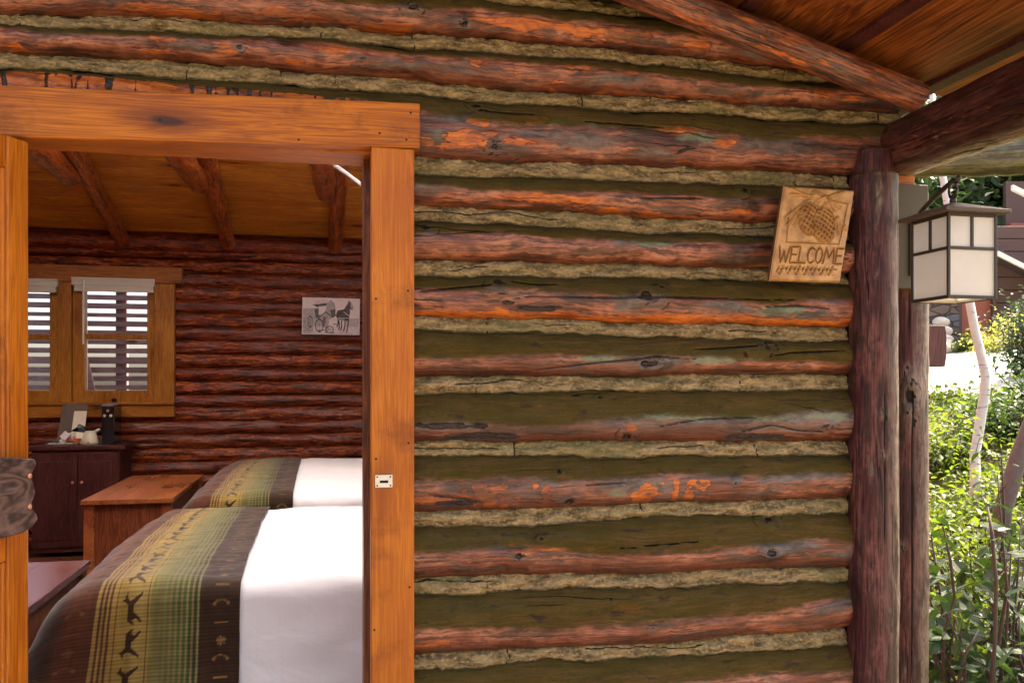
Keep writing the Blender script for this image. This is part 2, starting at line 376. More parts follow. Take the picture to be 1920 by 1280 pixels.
def mat_stone():
    t = NT("fieldstone_masonry"); o = t.obj()
    v = t.n("ShaderNodeTexVoronoi", feature='F1'); t.set(v.inputs["Vector"], t.vmul(o, (3.5, 3.5, 8))); v.inputs["Scale"].default_value = 1
    e = t.n("ShaderNodeTexVoronoi", feature='DISTANCE_TO_EDGE'); t.set(e.inputs["Vector"], t.vmul(o, (3.5, 3.5, 8))); e.inputs["Scale"].default_value = 1
    sep = t.n("ShaderNodeSeparateColor"); t.set(sep.inputs[0], v.outputs["Color"])
    c = t.mix(sep.outputs[0], (.09, .06, .055), (.3, .2, .16)); c = t.mix(t.ramp(sep.outputs[1], .6, .8), c, (.16, .15, .17))
    c = t.mix(t.math('MULTIPLY', t.noise(o, 20), .4), c, (.05, .04, .04))
    m = t.ramp(e.outputs["Distance"], .02, .09); c = t.mix(m, (.06, .05, .045), c)
    return t.fin(c, .85, t.bump(m, .7, .03), .2)
M_STONE = mat_stone()
M_ROCK = flat("pale_boulder", (.5, .45, .4), .85, 0, .25, 8, .4)
def mat_ground():
    t = NT("leaf_litter_ground"); o = t.obj(); a = t.noise(o, 1.2, det=6); b = t.noise(o, 14, det=8, rough=.7)
    c = t.mix(b, (.06, .045, .022), (.22, .17, .09)); c = t.mix(t.ramp(a, .45, .6), c, (.09, .11, .03))
    return t.fin(c, .95, t.bump(b, .6, .04), .1)
M_GROUND = mat_ground()
M_CONC = flat("pale_concrete", (.50, .47, .43), .85, 0, .12, 3, .1)
M_DECK = mat_wood("porch_deck_wood", (.16, .10, .07), (.34, .24, .17), 0, rough=.7)

# ================================================================== LARGE STRUCTURE
YW = 2.276                       # plane of the front wall
def wx(px): return atY(px, 700, YW)[0]
def wz(px, py): return atY(px, py, YW)[2]
# terrain
def terr(x, y):
    h = -.18 + .0*x
    h = h + 1.44*sst(2.6, 7.4, x) + .80*sst(7.4, 12.0, x) + 1.6*sst(12, 40, x)
    h = h - .4*sst(-3, -15, x)
    h = h + .10*fbm(x*.5, y*.5, 3)*sst(2.2, 4, np.abs(x)+np.abs(y)*.2)
    return h
gx = np.concatenate([np.linspace(-120, -8, 24), np.linspace(-7, 24, 125), np.linspace(26, 160, 30)])
gy = np.concatenate([np.linspace(-120, -10, 24), np.linspace(-9, 26, 120), np.linspace(28, 200, 30)])
GX, GY = np.meshgrid(gx, gy, indexing='ij')
GZ = terr(GX, GY)
ground = npmesh("ground", np.stack([GX, GY, GZ], -1).reshape(-1, 3), gridfaces(len(gx), len(gy)), M_GROUND)
tag(ground, kind='structure')
ya = np.linspace(-26, .88, 60); xa = np.linspace(-22, 6.2, 60)
XX, YY = np.meshgrid(xa, ya, indexing='ij')
bounce_strip = npmesh("added_bounce_ground", np.stack([XX, YY, terr(XX, YY)+.02], -1).reshape(-1, 3), gridfaces(60, 60), flat("bounce_gravel", (.20, .15, .10), .95, 0, .2, 30, .4)); tag(bounce_strip, kind='structure')  # unseen gravel added in front to bounce warm light onto the logs
# pale path that runs past on the slope
ys = np.linspace(-30, 60, 160)
u = np.linspace(0, 1, 14)
YY, UU = np.meshgrid(ys, u, indexing='ij')
XX = 7.1 + .15*np.sin(YY*.3) + (4.9+.3*np.sin(YY*.21+1))*UU
ZZ = terr(XX, YY)+.035
path = npmesh("path", np.stack([XX, YY, ZZ], -1).reshape(-1, 3), gridfaces(len(ys), len(u), flip=True), M_CONC)
tag(path, kind='structure')

cabin = empty("log_cabin", "reddish log cabin with pale chinking between its logs and an open wooden doorway", "log cabin", (0, 0, 0))

# ---- chinking bands and logs of the front wall: (px, y top, y bottom)
BANDS = [
 [(0, -125, -100), (640, -60, -35), (900, -40, -15), (1280, 5, 30), (1640, 35, 60)],
 [(0, 12, 34), (200, 14, 40), (640, 38, 68), (900, 58, 90), (1280, 88, 112), (1450, 112, 138), (1640, 128, 150)],
 [(0, 83, 113), (300, 100, 135), (640, 127, 155), (900, 150, 182), (1280, 176, 204), (1640, 199, 222)],
 [(0, 225, 260), (790, 283, 320), (1200, 303, 333), (1590, 318, 344)],
 [(780, 377, 409), (1000, 385, 418), (1200, 399, 428), (1450, 410, 438), (1590, 416, 444)],
 [(780, 484, 511), (1200, 491, 516), (1450, 499, 522), (1590, 506, 528)],
 [(780, 587, 617), (1200, 601, 627), (1590, 613, 640)],
 [(780, 705, 738), (1000, 704, 735), (1200, 704, 730), (1590, 703, 730)],
 [(780, 828, 857), (1200, 829, 856), (1590, 829, 853)],
 [(780, 965, 994), (1000, 960, 985), (1200, 950, 972), (1590, 938, 965)],
 [(780, 1089, 1119), (1200, 1082, 1107), (1590, 1067, 1093)],
 [(780, 1238, 1265), (1000, 1222, 1248), (1200, 1217, 1241), (1590, 1186, 1212)],
 [(780, 1375, 1402), (1200, 1352, 1380), (1590, 1318, 1345)],
 [(780, 1510, 1540), (1200, 1485, 1512), (1590, 1440, 1470)],
 [(780, 1650, 1680), (1200, 1620, 1650), (1590, 1565, 1595)],
]
BX = []
for b in BANDS:
    xs = np.array([wx(p[0]) for p in b]); zt = np.array([wz(p[0], p[1]) for p in b]); zb = np.array([wz(p[0], p[2]) for p in b])
    BX.append((xs, zt, zb))
def lin(xs, zs, x):
    r = np.interp(x, xs, zs)
    sl = (zs[1]-zs[0])/(xs[1]-xs[0]); r = np.where(x < xs[0], zs[0]+.5*sl*(x-xs[0]), r)
    return r
def band(i, x):
    xs, zt, zb = BX[i]
    wob = .012*fbm(x*6, 0*x+i*3.3, 50+i, 7)+.003*fbm(x*60, 0*x+i, 150+i, 3); wo2 = .015*fbm(x*8, 0*x+i*5.1, 90+i, 7)+.004*fbm(x*50, 0*x+i, 190+i, 3)
    return lin(xs, zt, x)+wob*1.4, lin(xs, zb, x)+wo2*1.4
# features measured on the wall: knots (px,py,rx,ry), checks, patches
KNOTS = [(930, 272, 52, 22), (897, 195, 26, 12), (1212, 556, 46, 26), (940, 530, 32, 22), (1222, 682, 50, 24), (1442, 652, 46, 26),
 (1182, 820, 28, 17), (1050, 885, 12, 10), (1072, 942, 24, 16), (1016, 1010, 12, 10), (972, 1043, 18, 14), (1380, 905, 11, 10),
 (1447, 977, 30, 18), (1443, 1036, 26, 20), (1397, 355, 20, 18), (872, 42, 24, 15), (985, 95, 20, 11), (775, 14, 26, 14),
 (448, 88, 12, 9), (680, 108, 8, 6), (1545, 800, 30, 8), (1225, 1178, 14, 9), (800, 425, 28, 18), (1530, 205, 14, 8), (340, 190, 7, 7),
 (1130, 745, 10, 6), (990, 758, 10, 6), (1150, 1125, 9, 6)]
CRACKS = [[(785, 546), (860, 538), (930, 533)], [(960, 527), (1010, 532), (1056, 532)], [(955, 560), (1010, 555), (1160, 558), (1300, 557), (1420, 561), (1500, 561)],
 [(1440, 574), (1500, 573), (1560, 578)], [(1000, 694), (1090, 683), (1180, 674), (1230, 668), (1310, 673)], [(1300, 655), (1370, 652), (1430, 647)],
 [(1440, 668), (1480, 662), (1592, 656)], [(950, 980), (1100, 975)], [(1090, 912), (1180, 905)], [(1160, 1028), (1320, 1016)], [(1240, 800), (1330, 784), (1420, 783)],
 [(1390, 812), (1450, 796), (1500, 806), (1560, 812)], [(900, 205), (1010, 212)], [(1100, 226), (1260, 238)], [(800, 930), (900, 938)], [(1200, 370), (1330, 372)]]
ORANGE = [(875, 262, 48, 15), (990, 268, 42, 8), (1003, 222, 40, 8), (900, 228, 26, 8), (1310, 302, 46, 7), (1390, 310, 36, 8), (1275, 240, 40, 8),
 (1360, 262, 30, 10), (1040, 372, 90, 7), (860, 655, 80, 5), (950, 590, 330, 9), (1300, 598, 300, 9), (960, 1019, 13, 6), (1185, 804, 12, 8), (1460, 568, 0, 0),
 (1180, 1140, 30, 8), (1425, 1195, 24, 8), (1480, 1188, 26, 9), (1450, 945, 150, 6), (1250, 955, 110, 6), (860, 935, 70, 7), (800, 1210, 90, 6), (1050, 1030, 90, 5),
 (330, 14, 90, 9), (560, 22, 80, 8), (1000, 42, 90, 9), (1150, 62, 80, 10), (1320, 84, 40, 8), (720, 46, 60, 12), (800, 262, 14, 8), (1395, 395, 30, 6), (1340, 828, 16, 5), (1520, 726, 12, 5), (1160, 395, 60, 7)]
GREENP = [(1460, 580, 52, 11), (1335, 672, 60, 12), (1130, 672, 40, 12), (1500, 470, 40, 9), (1080, 228, 50, 8), (1320, 258, 45, 10), (1400, 55, 40, 8), (1420, 668, 20, 8), (1330, 780, 200, 10), (1560, 780, 60, 10), (1240, 455, 60, 8), (1160, 925, 20, 10)]
DARKP = [(1010, 577, 40, 6), (955, 567, 12, 5), (1240, 318, 0, 0), (860, 945, 40, 8), (1110, 838, 0, 0), (1420, 820, 90, 9), (900, 820, 110, 9), (820, 1235, 60, 6), (850, 800, 90, 8), (1590, 430, 30, 60)]
GREYP = [(1020, 250, 60, 10), (1460, 268, 110, 14), (1100, 262, 60, 14), (1230, 682, 60, 22), (1000, 788, 260, 12), (1260, 800, 90, 12), (1190, 905, 90, 14), (1500, 895, 70, 12), (830, 250, 34, 14), (1180, 565, 30, 20), (900, 1012, 120, 14), (880, 1140, 120, 12), (1480, 1030, 30, 12)]
def wpt(px, py): 
    p = atY(px, py, YW); return p[0], p[2]
def ell(lst, X, Z, pw=1.0):
    m = np.zeros_like(X)
    for (px, py, rx, ry) in lst:
        if rx == 0: continue
        cx, cz = wpt(px, py); k = YW/F*1.05
        d = np.sqrt(((X-cx)/(rx*k))**2+((Z-cz)/(ry*k))**2)+1.5*fbm(X*26, Z*60, int(px), 5)*(np.abs(X-cx) < rx*k*2.5)
        m = np.maximum(m, np.clip(1.5-d, 0, 1)**pw)
    return m
def wall_log(i, x0, x1, step=.0045, nv=64, hewn=False, mat=M_LOG, name="wall_log"):
    x = np.arange(x0, x1+step, step); t = np.linspace(0, 1, nv)
    zt = band(i, x)[1]; zb = band(i+1, x)[0]
    X = x[:, None]+0*t[None]; h = (zt-zb)[:, None]; zc = ((zt+zb)/2)[:, None]
    an = (t[None]-.5)*math.pi*1.13
    Z = zc + h*.5*np.sin(an)*1.02
    bul = .064+.012*fbm(x*2.1, 0*x, 200+i, 3)[:, None]
    prof = np.clip(np.cos(an), -.3, 1)
    prof = np.sign(prof)*np.abs(prof)**.82
    Yv = YW+.070 - bul*prof - .012*(t[None]-.25)*-1*0
    Yv = Yv + .010*fbm(X*7, Z*22, 300+i, 4) + .004*fbm(X*30, Z*60, 400+i, 3)
    Yv = Yv - .010*np.sin(np.clip((t[None]), 0, 1)*math.pi)*fbm(X*3, Z*2, 500+i, 2)
    arc = t[None]*h*1.45+0*X
    lo_ = .44 if i < 6 else .37
    dust = sst(lo_, lo_+.25, t[None]+.3*fbm(x*2.0, 0*x, 600+i, 3)[:, None]) + 0*X
    # rows near the eave keep less dust
    dark = np.zeros_like(X); orange = np.zeros_like(X); green = np.zeros_like(X); grey = np.zeros_like(X)
    orange += ell(ORANGE, X, Z); green += ell(GREENP, X, Z); grey += ell(GREYP, X, Z)*.9
    dark += ell(DARKP, X, Z)*.62
    k = YW/F*1.05
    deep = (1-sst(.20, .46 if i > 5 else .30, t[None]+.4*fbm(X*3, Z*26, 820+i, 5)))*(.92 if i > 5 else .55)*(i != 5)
    for (px, py, rx, ry) in KNOTS:
        cx, cz = wpt(px, py); a = (X-cx)/(rx*k); b = (Z-cz)/(ry*k)
        seed = int(px); ks = .6+.9*((seed*37 % 100)/100.0)
        wob = .55*fbm(X*38, Z*38, seed, 3)
        d = np.sqrt(a*a*(1+.3*np.sign(a)*((seed % 3)-1))+b*b)+wob
        Yv -= .012*np.exp(-d*d*1.1)*(ry/16)*ks
        Yv += .013*np.exp(-((d-.05)/.26)**2)*(ry/16)
        if rx > 15:
            sw = np.abs(np.sin(np.arctan2(b, a)*(1 if seed % 2 else .5)+d*6.5+3*fbm(X*25, Z*25, seed+2, 3)))
            dark = np.maximum(dark, np.where(d < 1.05, np.clip((.42-sw)*2.6, 0, .8), 0)*np.clip(1.2-d, 0, 1)*(.5+vn(X*90, Z*90, seed)))
            dark = np.maximum(dark, .8*(1-sst(.12, .38, d))); dark = np.maximum(dark, .36*(1-sst(.75, 1.1, d))); dark = np.maximum(dark, .55*np.exp(-((d-1.0)/.16)**2)*sst(.45, .75, vn(X*30, Z*30, seed+6)))
        else:
            dark = np.maximum(dark, .8*(1-sst(.15, .42, d))); cres = np.exp(-((d-.85)/.16)**2)*(np.sin(np.arctan2(b, a)+seed) > .1); dark = np.maximum(dark, cres*.6)
        grey = np.maximum(grey, np.clip(1.35-d, 0, 1)*.8); dust = dust*(1-.3*np.clip(1.2-d, 0, 1))
    for cr in CRACKS:
        pts = [wpt(*p) for p in cr]; cxs = np.array([p[0] for p in pts]); czs = np.array([p[1] for p in pts])
        zz = np.interp(x, cxs, czs)[:, None] + (.004*fbm(x*14, 0*x, int(cr[0][0]), 4))[:, None]
        L = cxs[-1]-cxs[0]; tt = (x-cxs[0])/L
        wd = np.where((tt > 0) & (tt < 1), .0026*np.clip(np.sin(np.clip(tt, 0, 1)*math.pi), 0, 1)**.4, 0)[:, None]
        dd = np.abs(Z-zz)
        inn = (wd > 0)*np.exp(-(dd/(wd+1e-5))**2)
        dark = np.maximum(dark, inn*.95); Yv += .009*inn
    if i == 8:   # bark marks in upright stripes
        st = sst(.40, .62, vn(X*62, Z*5, 8)*.6+vn(X*21, Z*9, 18)*.25+.5*fbm(X*60, Z*70, 19, 4)+.1)
        reg = np.maximum(sst(wx(815), wx(835), X)*(1-sst(wx(1030), wx(1050), X)), sst(wx(1180), wx(1200), X)*(1-sst(wx(1320), wx(1345), X)))
        orange = np.maximum(orange, reg*st*(t[None] < .5)*.9); grey = np.maximum(grey, reg*(1-st)*(t[None] < .5)*.5)
    if i == 5: orange = np.maximum(orange, (1-sst(.14, .34, t[None]+.3*fbm(X*6, Z*3, 4, 3)))*1.1)
    if i in (8, 3): orange = np.maximum(orange, (1-sst(.08, .2, t[None]+.3*fbm(X*8, Z*3, 5, 3)))*.9)
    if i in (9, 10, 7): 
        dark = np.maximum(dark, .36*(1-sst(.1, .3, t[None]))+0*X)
    if i in (1, ): orange += .28*(t[None] < .6)
    if i == 7: grey = np.maximum(grey, .6*sst(.28, .36, t[None])*(1-sst(.55, .65, t[None]))+0*X)
    if hewn:   # the log above the doorway is cut back flat to seat the head board
        lx = np.array([wx(-400), wx(0), wx(340), wx(680), wx(800)]); lz = np.array([wz(-400, 90), wz(0, 122), wz(340, 152), wz(680, 184), wz(800, 204)])
        zc_ = np.interp(x, lx, lz)[:, None]+.004*fbm(x*9, 0*x, 77, 3)[:, None]
        cut = (Z < zc_) & (X < .235)
        sc = vn(X*38, Z*3, 21)*.7+vn(X*85, Z*9, 22)*.3
        Yc = YW+.022-.022*np.sqrt(np.clip(np.abs(sc-.5)*2, 0, 1))
        Yv = np.where(cut, np.maximum(Yv, Yc), Yv)
        dark = np.where(cut, np.clip(1-np.abs(sc-.5)/.09, 0, 1)*.8+.25*(Z > zc_-.006), dark); orange = np.where(cut, 1.0, orange); dust = np.where(cut, .0, dust)
        grey = np.where(cut, 0, grey); green = np.where(cut, 0, green)
    # the logs have one dark patch at their ends against the post
    V = np.stack([X, Yv, Z], -1).reshape(-1, 3)
    lc = np.stack([X+i*3.7, arc+i*1.3, 0*X+i], -1).reshape(-1, 3)
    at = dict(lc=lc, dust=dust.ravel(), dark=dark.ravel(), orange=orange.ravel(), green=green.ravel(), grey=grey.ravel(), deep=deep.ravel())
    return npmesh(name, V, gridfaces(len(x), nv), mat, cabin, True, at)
def chink(i, x0, x1, step=.004, nv=16):
    x = np.arange(x0, x1+step, step); t = np.linspace(0, 1, nv)
    zt, zb = band(i, x); zt = zt+.012; zb = zb-.004
    X = x[:, None]+0*t[None]; Z = zb[:, None]+(zt-zb)[:, None]*t[None]
    Yv = YW+.042+.032*t[None]-.012*np.sin(t[None]*math.pi)
    Yv = Yv + .034*fbm(X*15, Z*40, 700+i, 5) + .034*(np.abs(fbm(X*36, Z*60, 750+i, 4)))-.006
    # cracks across the mortar
    rs = np.random.RandomState(i+5); dark = np.zeros_like(X)
    for c in rs.uniform(x0, x1, int((x1-x0)*2.2)):
        ww = .0022*rs.uniform(.5, 1.4); pos = c+.012*fbm(Z*60, 0*Z, int(c*900), 2)
        m = np.exp(-((X-pos)/ww)**2)*(vn(Z*50, 0*Z+c*30, 2) > .25); dark = np.maximum(dark, m*.9); Yv += .006*m
    ln = np.exp(-((t[None]-.5-.5*fbm(X*6, 0*X, 40+i, 3))/.05)**2)*sst(.62, .8, vn(X*5, 0*X, 60+i))
    dark = np.maximum(dark, ln*.8); Yv += .004*ln
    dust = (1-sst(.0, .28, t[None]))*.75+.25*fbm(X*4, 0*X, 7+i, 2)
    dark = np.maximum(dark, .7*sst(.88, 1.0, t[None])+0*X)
    V = np.stack([X, Yv, Z], -1).reshape(-1, 3)
    lc = np.stack([X+i*2.1, Z, 0*X+i], -1).reshape(-1, 3)
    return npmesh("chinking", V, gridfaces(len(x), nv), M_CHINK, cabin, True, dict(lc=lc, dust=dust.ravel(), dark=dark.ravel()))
XR = 1.515; XL = .235
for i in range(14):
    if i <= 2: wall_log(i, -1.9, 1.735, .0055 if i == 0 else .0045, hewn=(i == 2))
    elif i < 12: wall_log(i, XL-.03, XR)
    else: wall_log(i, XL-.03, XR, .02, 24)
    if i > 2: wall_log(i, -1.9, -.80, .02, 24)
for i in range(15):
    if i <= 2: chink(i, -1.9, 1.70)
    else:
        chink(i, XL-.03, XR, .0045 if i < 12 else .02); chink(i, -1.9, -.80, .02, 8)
# timber core of the wall
m = MB(); m.box(XL, 1.575, YW+.092, YW+.19, -.1, 2.50); m.box(-1.9, -.80, YW+.092, YW+.19, -.1, 2.50); m.box(-.80, XL, YW+.092, YW+.19, 2.06, 2.50)
m.build("wall_core", M_CORE, cabin)
# gable infill above the log rows, up under the porch roof
m = MB(); m.box(-1.9, 1.0, YW+.056, YW+.188, 2.503, 2.75); m.build("gable_board", M_CORE, cabin)

zf = lambda x: 2.302-.25*(x-1.684)-.03
m = MB(); m.add([(x, y, z) for x, z in ((.95, 2.0), (1.73, 2.0), (1.73, zf(1.73)-.06), (.95, zf(.95))) for y in (YW+.085, YW+.187)], [(0, 2, 4, 6), (1, 7, 5, 3), (0, 1, 3, 2), (2, 3, 5, 4), (4, 5, 7, 6), (6, 7, 1, 0)])
m.build("gable_board", M_CORE, cabin)
# ---- round logs
def round_log(name, p0, p1, r0, r1, mat, parent, seed, n=64, seg=None, bend=.0, dustup=0.0, knots=(), cracks=(), rough=.05, amp=.006, litside=None, orange=0.0, darkx=0.0):
    p0 = np.array(p0, float); p1 = np.array(p1, float); L = np.linalg.norm(p1-p0); d = (p1-p0)/L
    up = np.array([0, 0, 1.]) if abs(d[2]) < .9 else np.array([0, -1., 0])
    a = np.cross(d, up); a /= np.linalg.norm(a); b = np.cross(a, d)
    ns = seg or max(8, int(L/.012)); s = np.linspace(0, 1, ns); th = np.linspace(0, 2*math.pi, n+1)
    Sx, T = np.meshgrid(s, th, indexing='ij')
    R = r0+(r1-r0)*Sx
    cs, sn = np.cos(T), np.sin(T)
    R = R*(1+rough*2*(fbm(Sx*L*3+10, cs*1.2+5, seed, 3)+fbm(Sx*L*3+3, sn*1.2+9, seed+1, 3))) + amp*(fbm(Sx*L*9, (cs+3)*3, seed+2, 4)+fbm(Sx*L*9, (sn+3)*3, seed+3, 4))
    dark = np.zeros_like(R); grey = np.zeros_like(R); og = np.zeros_like(R)+orange; green = np.zeros_like(R)
    for (ks, kt, kl, kw, st) in knots:   # position along (m), angle, half length, half width (m), strength
        da = (T-kt+math.pi) % (2*math.pi)-math.pi
        x_ = (Sx*L-ks)/kl; y_ = da*R/kw; dd = np.sqrt(x_*x_+y_*y_)+.3*fbm(Sx*L*40, T*5, seed+9, 2)
        R = R+.010*st*np.exp(-dd*dd); R = R-.012*st*np.exp(-((dd-.05)/.25)**2)
        sw = np.abs(np.sin(np.arctan2(y_, x_)*1+dd*6)); dark = np.maximum(dark, (dd < 1)*(sw < .35)*.75); dark = np.maximum(dark, (dd < .25)*.8); grey = np.maximum(grey, np.clip(1.5-dd, 0, 1))
    for (c0, c1, ct, tw, wd) in cracks:
        pos = ct+tw*(Sx*L-c0)+.05*fbm(Sx*L*5, 0*Sx, seed+int(ct*10), 3); da = ((T-pos+math.pi) % (2*math.pi)-math.pi)*R
        tt = (Sx*L-c0)/(c1-c0); ok = (tt > 0) & (tt < 1); w_ = wd*np.clip(np.sin(np.clip(tt, 0, 1)*math.pi), 0, 1)**.35+1e-6
        m_ = ok*np.exp(-(da/w_)**2); dark = np.maximum(dark, m_*.95); R = R-.010*m_
    if litside is not None:  # paler side put into the colour to stand for light falling there
        da = np.abs((T-litside+math.pi) % (2*math.pi)-math.pi); grey = np.maximum(grey, .85*np.clip(1.25-da, 0, 1)+.3*fbm(Sx*L*2.5, T*2, seed+30, 3)*(da < 1.6))
    if darkx: dark = np.maximum(dark, darkx*(fbm(Sx*L*4, cs*3, seed+44, 4)+.2))
    bx = bend*np.sin(Sx*math.pi)
    P = p0+d*(Sx*L)[..., None]+a*(R*cs+bx)[..., None]+b*(R*sn)[..., None]
    nz = (a[2]*cs+b[2]*sn)
    dust = dustup*sst(.25, .7, nz)
    V = P.reshape(-1, 3)
    lc = np.stack([Sx*L+seed*1.7, T*r0+seed*.7, 0*Sx+seed], -1).reshape(-1, 3)
    Fc = gridfaces(ns, n+1)
    # caps
    c0 = len(V); V = np.vstack([V, p0, p1]); lc = np.vstack([lc, [[0, 0, seed]], [[.1, 0, seed]]])
    k = np.arange(n)
    f0 = np.stack([k+1, k, np.full(n, c0), np.full(n, c0)], 1); f1 = np.stack([(ns-1)*(n+1)+k, (ns-1)*(n+1)+k+1, np.full(n, c0+1), np.full(n, c0+1)], 1)
    e = lambda q: np.append(q.ravel(), [0, 0])
    me_at = dict(lc=lc, dust=e(dust), dark=e(dark), orange=e(og), green=e(green), grey=e(grey))
    o = npmesh_mixed(name, V, Fc, np.vstack([f0[:, :3], f1[:, :3]]), mat, parent, me_at)
    return o
def npmesh_mixed(name, V, quads, tris, mat, parent, attrs):
    V = np.asarray(V, float)
    if parent is not None: V = V-org(parent)
    me = bpy.data.meshes.new(name)
    li = np.concatenate([quads.ravel(), tris.ravel()]).astype(np.int32)
    ls = np.concatenate([np.arange(len(quads))*4, len(quads)*4+np.arange(len(tris))*3]).astype(np.int32)
    me.vertices.add(len(V)); me.vertices.foreach_set("co", V.astype(np.float32).ravel())
    me.loops.add(len(li)); me.loops.foreach_set("vertex_index", li)
    me.polygons.add(len(ls)); me.polygons.foreach_set("loop_start", ls)
    sm = np.concatenate([np.ones(len(quads), bool), np.zeros(len(tris), bool)]); me.polygons.foreach_set("use_smooth", sm)
    me.update(calc_edges=True); me.validate()
    for n_, a_ in attrs.items():
        a_ = np.asarray(a_, np.float32)
        if a_.ndim == 2: me.attributes.new(n_, 'FLOAT_VECTOR', 'POINT').data.foreach_set("vector", a_.ravel())
        else: me.attributes.new(n_, 'FLOAT', 'POINT').data.foreach_set("value", a_)
    return link(name, me, mat, parent)

# porch posts, with light from the right painted as a paler side
P1 = atY(1637, 700, 2.285); P2 = atY(1697, 700, 2.36)
# angle 0 of an upright log = a axis
post1 = round_log("porch_post", (P1[0], P1[1], -.1), (P1[0]+.002, P1[1], wz(1640, 330)), .072, .067, M_POST, cabin, 11, n=96, cracks=[(.75, 1.75, 1.72, .0, .0018), (.15, .7, 1.8, .02, .0016)], knots=[(1.42, 1.72, .018, .012, .6), (1.30, 1.75, .012, .008, .6)], rough=.02, amp=.004, litside=.62)
stub = round_log("post_stub", (P1[0]+.005, P1[1]+.01, wz(1640, 329)), (P1[0]+.005, P1[1]+.01, wz(1640, 283)), .060, .052, M_POST, cabin, 12, rough=.03, orange=.3, seg=24)
post2 = round_log("porch_post", (P2[0], P2[1], -.1), (P2[0], P2[1], wz(1697, 348)), .068, .064, M_POST, cabin, 17, n=96, cracks=[(.1, 1.46, 1.93, -.02, .0026), (1.46, 1.88, 2.05, .0, .0020)], knots=[(1.465, 2.0, .085, .032, 1.9), (1.02, 2.35, .015, .01, .7)], rough=.02, amp=.004, litside=.85)
tag(post1, "rounder reddish porch post beside the carved welcome plaque"); tag(post2, "split porch post with one large knot, behind the lantern board")
# orange seat blocks on the post top
m = MB(); m.box(wx(1676)+.02, wx(1735)-.02, YW+.02, YW+.12, wz(1700, 347), wz(1700, 325)); m.build("seat_block", M_TRIMH, cabin, .003)

# porch beam
b0 = atY(1672, 270, 2.36); 
beam = round_log("porch_beam", (1.69, 2.42, 2.10), (1.72, .1, 2.125), .083, .125, M_BEAM, cabin, 23, n=96, rough=.03, amp=.007, orange=.1, darkx=.35, litside=4.05, knots=[(.35, 3.9, .03, .02, .8)])
# pale strip on the beam's lower edge paints in light from below
# rake rafter along the wall
ra0 = atY(1232, -6, 2.19); ra1 = atY(1700, 176, 2.19)
dd = (ra1-ra0)/np.linalg.norm(ra1-ra0)
rake = round_log("rake_rafter", ra0-dd*1.6, ra1+dd*.045, .056, .040, M_LOG, cabin, 31, n=72, rough=.05, amp=.008, orange=.34, darkx=.5, knots=[(2.0, 3.6, .03, .02, .8)])
# porch roof boards; boards run away from the wall, roof falls to the right
def roofz(x): return 2.302-.25*(x-1.684)
def roof_board(x0, x1, y0, y1, lift=0.0, th=.022, mat=M_ROOFB, name="roof_board"):
    m = MB(); v = []
    for x in (x0, x1):
        for y in (y0, y1):
            for z in (roofz(x)+lift, roofz(x)+lift+th): v.append((x, y, z))
    m.add(v, [(0, 1, 3, 2), (4, 6, 7, 5), (0, 4, 5, 1), (2, 3, 7, 6), (0, 2, 6, 4), (1, 5, 7, 3)])
    return m.build(name, mat, cabin, .003)
YF = 1.42
edges = [1.862, 1.762, 1.452, 1.145, .84, .53, .22, -.09, -.40, -.71, -1.02, -1.33, -1.64, -1.95]
for i in range(len(edges)-1):
    x1, x0 = edges[i]-.006, edges[i+1]+.006
    roof_board(x0, x1, YF, 2.31 if i < 2 else 2.60)
for e in edges[1:]:
    roof_board(e-.019, e+.019, YF+.01, 2.31 if e > 1.5 else 2.6, -.014, .016, M_CAB, "roof_batten")
roof_board(-2.0, 1.88, YF-.02, 2.35, .05, .02, M_ROOFD, "roof_shingles")

# ---- door casing and jamb
hx0, hx1 = -1.02, atY(788, 240, YW-.022)[0]
tr = (wz(790, 198)-wz(0, 165))/(wx(790)-wx(0))
m = MB(); z0l, z0r = wz(60, 262), wz(690, 279)
def zl(x, zA, zB, xA=wx(60), xB=wx(690)): return zA+(zB-zA)*(x-xA)/(xB-xA)
zt_l, zt_r = wz(0, 165), wz(780, 198)
v = []
for x in (hx0, hx1):
    for y in (YW-.022, YW+.02):
        v.append((x, y, zl(x, z0l, z0r))); v.append((x, y, zl(x, zt_l, zt_r, wx(0), wx(780))))
m.add(v, [(0, 1, 3, 2), (4, 6, 7, 5), (0, 4, 5, 1), (2, 3, 7, 6), (0, 2, 6, 4), (1, 5, 7, 3)])
frame = m.build("door_frame", M_TRIMH, cabin, .004); tag(frame, "orange cedar boards framing the open doorway")
jx0 = atY(696, 600, YW-.018)[0]; jx1 = atY(777, 600, YW-.018)[0]
m = MB(); m.box(jx0, jx1, YW-.018, YW+.04, -.08, zl(jx1, z0l, z0r)-.002); side = m.build("side_board", M_TRIMV, frame, .004)
m = MB(); m.box(-.86, -.745, YW-.012, YW+.04, -.08, zl(-.7, z0l, z0r)-.002); m.build("side_board", M_TRIMV, frame, .004)
for (px_, py_) in ((712, 250), (762, 262), (300, 225), (560, 262), (705, 560), (765, 545), (702, 1180), (768, 1100), (705, 860), (766, 830), (770, 212)):
    p_ = atY(px_, py_, YW-.022 if py_ < 280 else YW-.018)
    MB().lathe([(.0028, -.001), (.0028, .0008)], 10, Matrix.Translation(tuple(p_)) @ Matrix.Rotation(math.pi/2, 4, 'X')).build("nail_head", M_HOLE, frame)
